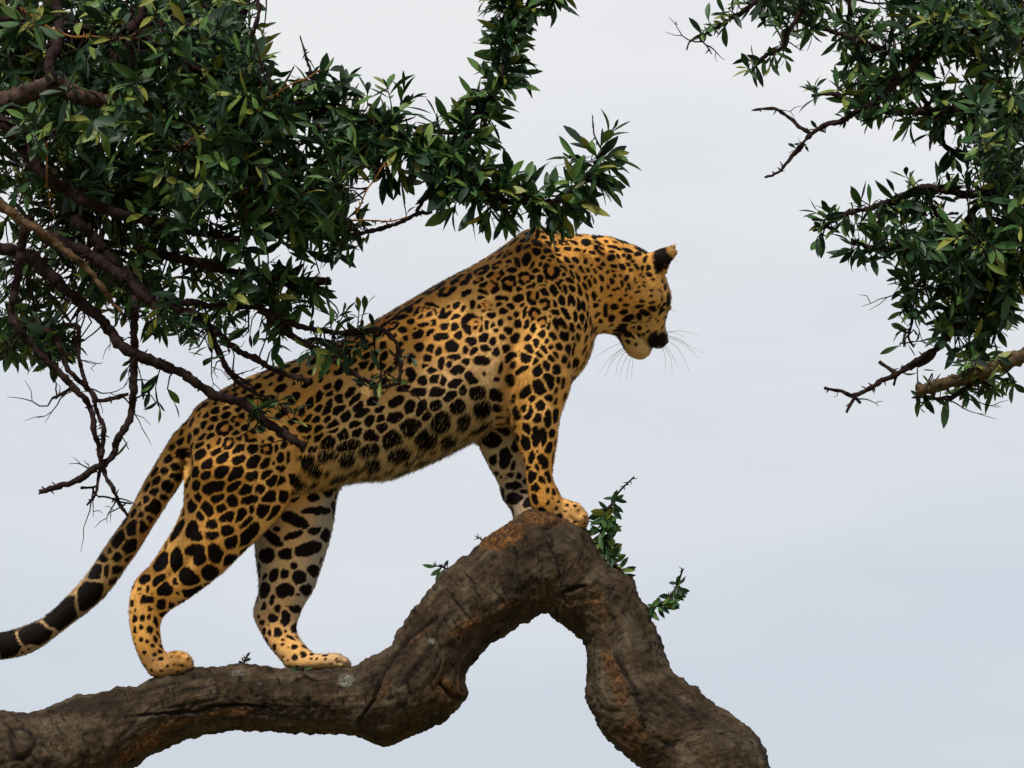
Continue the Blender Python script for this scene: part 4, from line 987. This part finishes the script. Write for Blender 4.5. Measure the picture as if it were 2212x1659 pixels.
# stubs out of frame that feed the crown
f1 = A.branch([(-150, 60), (60, 40), (200, 60), (380, 20), (540, 10)], 10, 4, -.1, 0)
f2 = A.branch([(300, 40), (420, 60), (520, 100), (560, 30), (545, -40)], 8, 4, -.2, -.15)
f3 = A.branch([(190, 440), (300, 400), (420, 380), (560, 370), (700, 390)], 9, 4, -.15, -.1)
f4 = A.branch([(250, 225), (330, 280), (450, 300), (600, 290), (740, 320)], 9, 4, -.2, -.2)
for ln_, st, L_ in ((A.lines[3], 15, .05),):
    pass
def ovl(px, py):     # keep the sky gaps of the photograph open
    for gx_, gy_, gr_ in ((245, 295, 26), (285, 300, 22), (115, 600, 12), (370, 560, 34), (400, 590, 30), (430, 545, 20), (505, 500, 24), (600, 490, 16), (690, 290, 16), (665, 275, 18), (560, 30, 22), (330, 640, 22), (250, 660, 14), (210, 760, 55), (235, 720, 40), (760, 395, 30), (800, 390, 26), (410, 640, 28), (140, 640, 22), (170, 660, 18), (490, 735, 30), (380, 745, 22), (750, 300, 14), (860, 420, 40), (240, 430, 18), (70, 630, 14)):
        if (px - gx_) ** 2 + (py - gy_) ** 2 < gr_ * gr_: return False
    return True
A.dress((b2_l := A.lines[3]), 12, 1, .056, .24, .62, .05, (7, 10))
A.dress(b2_l, 13, 1, .056, .62, .98, .06, (7, 10))
A.dress(A.lines[4], 9, 1, .054, .08, 1, .045, (7, 10))
A.dress(A.lines[5], 12, 1, .05, .1, 1, .04)
for cx, cy, dx, dz in ((1190, 468, 0, -1), (1215, 470, .2, -1), (1165, 462, -.2, -1), (1262, 450, .7, -.7), (1060, 455, -.2, -1), (1090, 460, .1, -1), (1030, 440, -.3, -1), (985, 440, -.4, -1), (835, 365, -.2, -1), (860, 370, .3, -1), (840, 205, -.2, 1), (868, 212, .2, 1), (880, 225, .7, .8), (795, 215, -.1, 1), (1316, 290, .6, .8), (1150, 405, .1, 1), (1110, 400, -.3, 1), (945, 265, -.1, 1), (975, 262, .1, 1), (1240, 345, -.8, .2), (1275, 325, -.6, .5), (1310, 345, .8, .2), (1290, 400, .7, -.4), (1300, 380, .9, -.2)):
    c_ = P(cx, cy, -.24); A.whorl(c_ + np.array([dx, -.1, dz]) * .02, (dx, random.gauss(0, .3), dz), 7, .062, None, span=.03, spread=(.35, .95))
F_ = A.fill
F_(230, 120, 330, 190, 150, -.6, .1, .054)           # crown, front
F_(220, 100, 320, 190, 190, 0, .6, .06)              # crown, behind
F_(110, 260, 230, 160, 120, -.2, .5, .058, test=ovl)
F_(330, 300, 280, 150, 130, -.5, .2, .054, test=ovl)
F_(500, 60, 70, 90, 34, -.4, .1, .05, test=ovl)
F_(500, 200, 110, 110, 60, -.45, .1, .056, test=ovl)
F_(600, 330, 190, 100, 78, -.45, .1, .056, test=ovl)
F_(200, 430, 230, 110, 68, -.3, .4, .052, test=ovl)
F_(430, 430, 190, 110, 58, -.5, .1, .056, test=ovl)
F_(640, 440, 130, 75, 40, -.45, 0, .056, test=ovl)
F_(700, 490, 70, 60, 26, -.4, -.1, .058, test=ovl)
F_(60, 640, 110, 110, 46, -.1, .35, .045, test=ovl)
F_(200, 570, 170, 80, 34, -.1, .4, .048, test=ovl)
F_(330, 600, 150, 80, 27, -.4, .1, .054, test=ovl)
F_(480, 590, 140, 80, 29, -.4, 0, .054, test=ovl)
F_(420, 690, 110, 45, 30, -.4, -.1, .04, test=ovl)
F_(600, 640, 100, 60, 26, -.35, -.1, .05, test=ovl)
F_(760, 280, 110, 50, 16, -.35, -.15, .056, test=ovl)
F_(800, 330, 70, 40, 10, -.35, -.2, .056, test=ovl)
F_(700, 185, 60, 40, 12, -.35, -.2, .05)
F_(960, 320, 70, 60, 18, -.32, -.16, .054)
F_(1020, 400, 90, 45, 22, -.32, -.16, .054)
F_(750, 690, 80, 25, 8, -.3, -.2, .036)
F_(700, 770, 60, 25, 6, -.3, -.22, .045)
F_(600, 880, 50, 25, 6, -.32, -.24, .036)
F_(830, 830, 40, 25, 4, -.3, -.24, .034, k=(3, 5))
F_(875, 770, 18, 20, 3, -.28, -.24, .028, k=(3, 5))
F_(130, 745, 60, 40, 12, -.35, -.1, .05, test=ovl)
F_(60, 740, 60, 45, 14, -.3, .1, .052)
for cx, cy, dx, dz, n_, L_ in ((345, 895, .2, -1, 4, .05), (320, 870, -.3, -1, 3, .05), (278, 985, .1, -1, 1, .06), (305, 830, .3, -1, 2, .05), (372, 875, .5, -1, 2, .04), (275, 810, -.5, -.8, 2, .045), (335, 855, -.2, -1, 2, .045), (540, 735, 0, -1, 2, .07), (560, 725, -.2, -1, 2, .065), (605, 735, -.3, -1, 2, .06), (590, 800, .1, -1, 2, .055), (705, 640, .1, -1, 3, .05), (670, 640, -.1, 1, 3, .05), (745, 690, .5, .8, 3, .04), (790, 675, .3, .9, 3, .04), (715, 785, 0, -1, 3, .05), (745, 780, .1, -1, 2, .05), (820, 840, 0, -1, 3, .045), (875, 460, -.2, .9, 2, .03), (650, 640, -.1, 1, 3, .055)):
    c_ = P(cx, cy - 14, -.29); A.whorl(c_, (dx, random.gauss(0, .3), dz), n_, L_, None, span=.02, spread=(.15, .8))
def avoidA(l):
    """no leaf may poke into the leopard, and none hang where the photograph shows sky"""
    tip = l[0] + l[1] * l[4]
    q = proj(tip)
    if q[0] > 640 and q[1] > 560 and l[0][1] > -.2 and q[1] < 1400: return True
    return False
A.bare(50, list(range(9, 31)))
A.finish(avoidA)

# ---- right bough
B = Bough('leafy_bough', P(2212, 400, 0), 'thinner leafy bough hanging in from the right edge, with bare twig tips', 'leafy branch')
random.seed(33)
def b(*a, **k): B.branch(*a, **k); return B.lines[-1]
r0 = b([(2420, -20), (2300, 60), (2180, 60), (2040, 80), (1988, 120), (1952, 164), (1897, 215), (1835, 252), (1787, 270), (1751, 292), (1718, 332), (1685, 369), (1652, 383)], 14, 2.6, .1, 0)
r0b = b([(1751, 289), (1714, 263), (1674, 237), (1630, 236)], 5, 2, .02)
r1 = b([(1760, -80), (1700, -40), (1638, 0), (1587, 37), (1514, 77)], 8, 3, .1)
b([(1520, 72), (1492, 88), (1484, 106)], 2.2, 1.6, .1); b([(1510, 78), (1526, 100), (1534, 116)], 2, 1.5, .1)
r2 = b([(1760, -70), (1722, 37), (1696, 73), (1689, 102), (1652, 124), (1619, 157)], 7, 3, .05)
r3 = b([(1720, 30), (1733, 47), (1798, 69), (1860, 88), (1923, 117), (1988, 120)], 4, 7, .08)
r4 = b([(1835, -60), (1835, 0), (1835, 62), (1850, 117), (1871, 146), (1900, 200)], 6, 3.5, .15)
r5 = b([(2360, 190), (2240, 215), (2100, 235), (2025, 241), (1915, 241), (1860, 226), (1806, 205), (1755, 205)], 13, 4, 0, .05)
r7 = b([(1970, 150), (1988, 205), (2025, 256), (2039, 310), (2072, 329), (2150, 330), (2300, 310)], 6, 8, .1)
r8 = b([(2340, 380), (2220, 390), (2098, 420), (2061, 413), (1996, 405), (1952, 424), (1893, 446), (1875, 451), (1813, 466), (1782, 491), (1758, 497)], 13, 3, .05)
b([(1782, 491), (1775, 515), (1778, 540)], 1.8, 1.2, .05)
r9 = b([(2000, 408), (2008, 432), (2045, 494), (2067, 525)], 5, 5, .08)
r10 = b([(2360, 500), (2212, 505), (2061, 525), (1983, 534), (1906, 540), (1838, 519)], 12, 4, -.05)
r11 = b([(2340, 560), (2150, 590), (2076, 611), (2030, 627), (1983, 617)], 8, 3, 0)
r12 = b([(2380, 510), (2220, 560), (2138, 617), (2085, 655), (2061, 710), (2024, 750), (1999, 778), (1937, 806), (1891, 831), (1850, 852), (1829, 852), (1782, 837)], 12, 4, .05)
b([(1850, 854), (1838, 872), (1829, 890)], 4, 3, .05); b([(1934, 808), (1900, 781)], 4.5, 4, .05); b([(1959, 789), (2024, 753)], 5, 5, .04); b([(1847, 853), (1857, 870)], 3, 3, .05); b([(1937, 808), (1930, 832)], 3, 2.5, .05)
r13 = B.branch([(2460, 720), (2300, 745), (2212, 768), (2153, 791), (2092, 812), (2030, 831), (1983, 843)], 20, 12, -.2, -.12, mat=mossy_bark, name='broken_branch')
r13['label'] = 'short thick mossy broken branch stub'
r14 = b([(2110, 812), (2098, 825), (2076, 849), (2042, 862), (1990, 858)], 6, 3, -.1)
r15 = b([(1990, 600), (1968, 648), (1971, 695), (1965, 726), (1975, 750)], 4, 2.5, .05)
r16 = b([(2150, 600), (2130, 680), (2120, 760), (2140, 790)], 7, 4, .1)
r17 = b([(2320, 300), (2200, 330), (2130, 420), (2070, 520), (2090, 640)], 10, 6, .15)
for l_, st, t0_, t1_, L_ in ((r1, 17, .35, 1, .042), (r2, 18, .3, 1, .04), (r3, 20, 0, 1, .046), (r4, 20, .2, 1, .046), (r5, 16, .2, 1, .05), (r7, 30, 0, 1, .048), (r8, 17, .2, 1, .048), (r10, 12, .2, 1, .05), (r11, 18, .2, 1, .046), (r15, 16, .1, 1, .04), (r16, 18, 0, 1, .05), (r17, 44, .2, 1, .05), (r9, 24, 0, 1, .046), (r14, 24, .1, 1, .044)):
    B.dress(l_, st, .9, L_, t0_, t1_, .045, (4, 8))
B.dress(r0, 20, .9, .05, .25, .62, .05, (4, 8)); B.dress(r0, 34, .55, .026, .72, 1, .015, (2, 4)); B.dress(r12, 20, .9, .048, .1, .55, .05, (4, 8))
G_ = B.fill
G_(2060, 30, 190, 60, 85, -.1, .5, .052); G_(2140, 110, 110, 70, 40, -.1, .5, .052); G_(1960, 80, 110, 50, 26, 0, .3, .05); G_(1760, 15, 110, 40, 24, 0, .3, .046)
G_(1890, 190, 70, 45, 16, -.05, .2, .052); G_(2040, 200, 110, 50, 16, -.05, .25, .05); G_(2160, 260, 70, 80, 40, -.25, .1, .05); G_(2060, 270, 70, 30, 5, 0, .2, .05)
G_(2170, 380, 60, 60, 34, -.25, .15, .05); G_(2000, 440, 80, 30, 4, 0, .2, .05); G_(1960, 520, 90, 45, 28, -.15, .15, .05); G_(2110, 520, 110, 60, 38, -.2, .2, .052)
G_(2140, 610, 90, 60, 24, -.1, .2, .05); G_(2020, 600, 70, 45, 14, 0, .15, .048); G_(2030, 690, 60, 40, 9, 0, .15, .05); G_(2130, 700, 70, 50, 16, 0, .2, .05)
G_(1985, 855, 22, 20, 4, -.15, -.08, .03, k=(4, 6)); G_(2120, 780, 70, 16, 7, -.25, -.12, .04); G_(2150, 830, 40, 25, 6, -.1, 0, .045)
for cx, cy, dx, dz, n_, L_ in ((2055, 880, .4, -1, 1, .075), (2030, 885, -.1, -1, 1, .045), (2150, 850, -.1, -1, 2, .05), (1762, 530, -.4, -1, 1, .05), (1765, 470, -.9, .4, 2, .045), (1790, 470, -.8, .6, 2, .045), (1815, 500, -.3, -1, 1, .05)):
    c_ = P(cx, cy - 10, -.02); B.whorl(c_, (dx, random.gauss(0, .2), dz), n_, L_, None, span=.015, spread=(.1, .6))
B.bare(18, list(range(len(B.lines))))
B.finish()
# ---------------------------------------------------------------- leafy sprouts on the thick limb
def shoot(pts, r0, r1, Y, leaves, L):
    pts = np.array(pts, float); q = resample(pts, max(8, int(len(pts) * 6)))
    W = np.array([P(a, b_, Y) for a, b_ in q]); n = len(W)
    rad = np.linspace(r0, r1, n) * PXM * (1 + .25 * np.array([noise.noise((k * 1.3, pts[0][0], 1)) for k in range(n)]))
    parts = [tube(W, rad, 7)]
    for _ in range(n):
        k = random.randrange(n); d = np.array([random.gauss(0, 1), random.gauss(0, .8), random.gauss(0, 1)]); d /= np.linalg.norm(d)
        parts.append(tube([W[k], W[k] + d * .006, W[k] + d * random.uniform(.009, .016)], [.0016, .0012, .0004], 4))
    v, f = merge(parts)
    st = link('shoot', mesh_from('shoot', v, f), twig_bark, tree_limb)
    for t, ang, dep, s in leaves:
        k = int(t * (n - 1)); d = np.array([math.cos(math.radians(ang)), dep, math.sin(math.radians(ang))]); d /= np.linalg.norm(d)
        up_ = np.array([random.gauss(0, .6), random.choice((-1, .9, .9)), random.gauss(-.2, .4)]); sd = np.cross(up_, d); sd /= np.linalg.norm(sd); u = np.cross(d, sd); l = L * s
        ob = bpy.data.objects.new('leaf', LEAF_ME[random.choice((1, 4, 0, 2))]); COL.objects.link(ob)
        M = Matrix(((d[0] * l, sd[0] * l * 1.15, u[0] * l, W[k][0]), (d[1] * l, sd[1] * l * 1.15, u[1] * l, W[k][1]), (d[2] * l, sd[2] * l * 1.15, u[2] * l, W[k][2]), (0, 0, 0, 1)))
        ob.parent = st; ob.matrix_basis = st.matrix_parent_inverse.inverted() @ Matrix.Translation(-tree_limb.location) @ M
random.seed(5)
def rl(n, t0, t1, a0, a1): return [(random.uniform(t0, t1), random.uniform(a0, a1), random.uniform(-.7, .5), random.uniform(.6, 1.2)) for _ in range(n)]
shoot([(1345, 1240), (1318, 1205), (1298, 1165), (1305, 1130), (1318, 1098), (1335, 1065), (1370, 1030)], 5, 1.8, -.03, [(.62, -70, -.3, 1.2), (.6, -110, -.4, 1.1), (.66, -50, -.2, 1.0), (.45, -95, -.5, 1.3), (.4, -60, -.3, 1.1), (.3, -70, -.5, 1.2), (.25, -110, -.5, 1.0), (.75, -10, 0, .8), (.78, 190, .2, .7)] + rl(95, .02, .72, -210, 80), .042)
shoot([(1395, 1325), (1410, 1312), (1440, 1298), (1460, 1270), (1475, 1230)], 4.5, 2, -.03, [(.35, -30, -.3, 1.1), (.3, -60, -.3, 1.0), (.5, -50, -.2, 1.1), (.6, -20, 0, 1), (.15, 190, -.2, .7)] + rl(70, .05, .8, -190, 80), .034)
shoot([(975, 1232), (955, 1225), (940, 1222)], 2.4, 1.4, -.03, [(.9, 185, -.2, 1.1), (.6, 225, -.3, 1.2), (.4, 235, -.3, 1.3), (.2, 30, 0, .7), (.5, 60, 0, .6)], .036)
shoot([(1048, 1172), (1040, 1164), (1034, 1162)], 1.8, 1.2, -.01, [(1, 150, 0, .8), (.9, 40, 0, .5)], .014)
shoot([(530, 1438), (528, 1428), (534, 1418)], 2, 1.2, -.02, [(.2, 160, -.2, 1), (.5, 20, -.1, 1), (.8, 60, 0, 1), (.4, 120, 0, .8), (.3, 190, 0, 1)], .018)
shoot([(648, 1448), (660, 1444)], 1.6, 1.2, -.085, [(.1, 178, -.3, 1), (.5, 170, -.3, .9), (.6, 5, -.3, 1.1), (.8, -8, -.2, .9)], .026)

# ---------------------------------------------------------------- face: whiskers, eyes, nose
wm, wt, wb = new_mat('whisker'); wb.inputs['Base Color'].default_value = (.16, .15, .15, 1); wb.inputs['Roughness'].default_value = .4
for k, pts in enumerate(["1020 1180 1200 1175 1382 1230", "1010 1215 1200 1290 1370 1480", "1010 1240 1180 1310 1330 1430", "1005 1270 1150 1380 1280 1650", "990 1310 1080 1450 1140 1580", "960 1330 1000 1480 1000 1640", "975 1320 1060 1480 1075 1659", "1020 1190 1100 1190 1230 1250", "1010 1225 1160 1280 1420 1420",
                         "510 1300 350 1380 190 1490", "540 1350 380 1480 250 1659", "550 1375 420 1500 320 1690", "560 1390 480 1520 445 1690", "590 1430 530 1550 490 1700", "620 1460 590 1570 565 1720", "645 1470 630 1600 622 1700", "545 1360 450 1430 360 1560", "1040 925 1090 945 1140 965", "1100 395 1130 405 1150 430"]):
    v = list(map(float, pts.split())); q = resample([(1242.1 + v[i] * .1953, 486 + v[i + 1] * .1953) for i in (0, 2, 4)], 14)
    Y = .12 if k < 9 else (.07 if k < 17 else (.03 if k == 17 else 0))
    W = np.array([P(a, b_, Y + (i / 13) * (.05 if k < 9 else -.05)) for i, (a, b_) in enumerate(q)])
    vv, ff = tube(W, np.linspace(.00055, .0002, 14), 5)
    link('whisker', mesh_from('whisker', vv, ff), wm, leopard)
em, et, eb = new_mat('eye'); eb.inputs['Base Color'].default_value = (.22, .13, .03, 1); eb.inputs['Roughness'].default_value = .08
nm, nt_, nb_ = new_mat('nose'); nb_.inputs['Base Color'].default_value = (.03, .014, .013, 1); nb_.inputs['Roughness'].default_value = .45
for Y in (.028, .112):
    v, f = ell(1443, 664, 8, 8, Y, .009); link('eye', mesh_from('eye', v, f), em, leopard)
v, f = ell(1437, 736, 8, 8, .125, .02); link('nose', mesh_from('nose', v, f), nm, leopard)
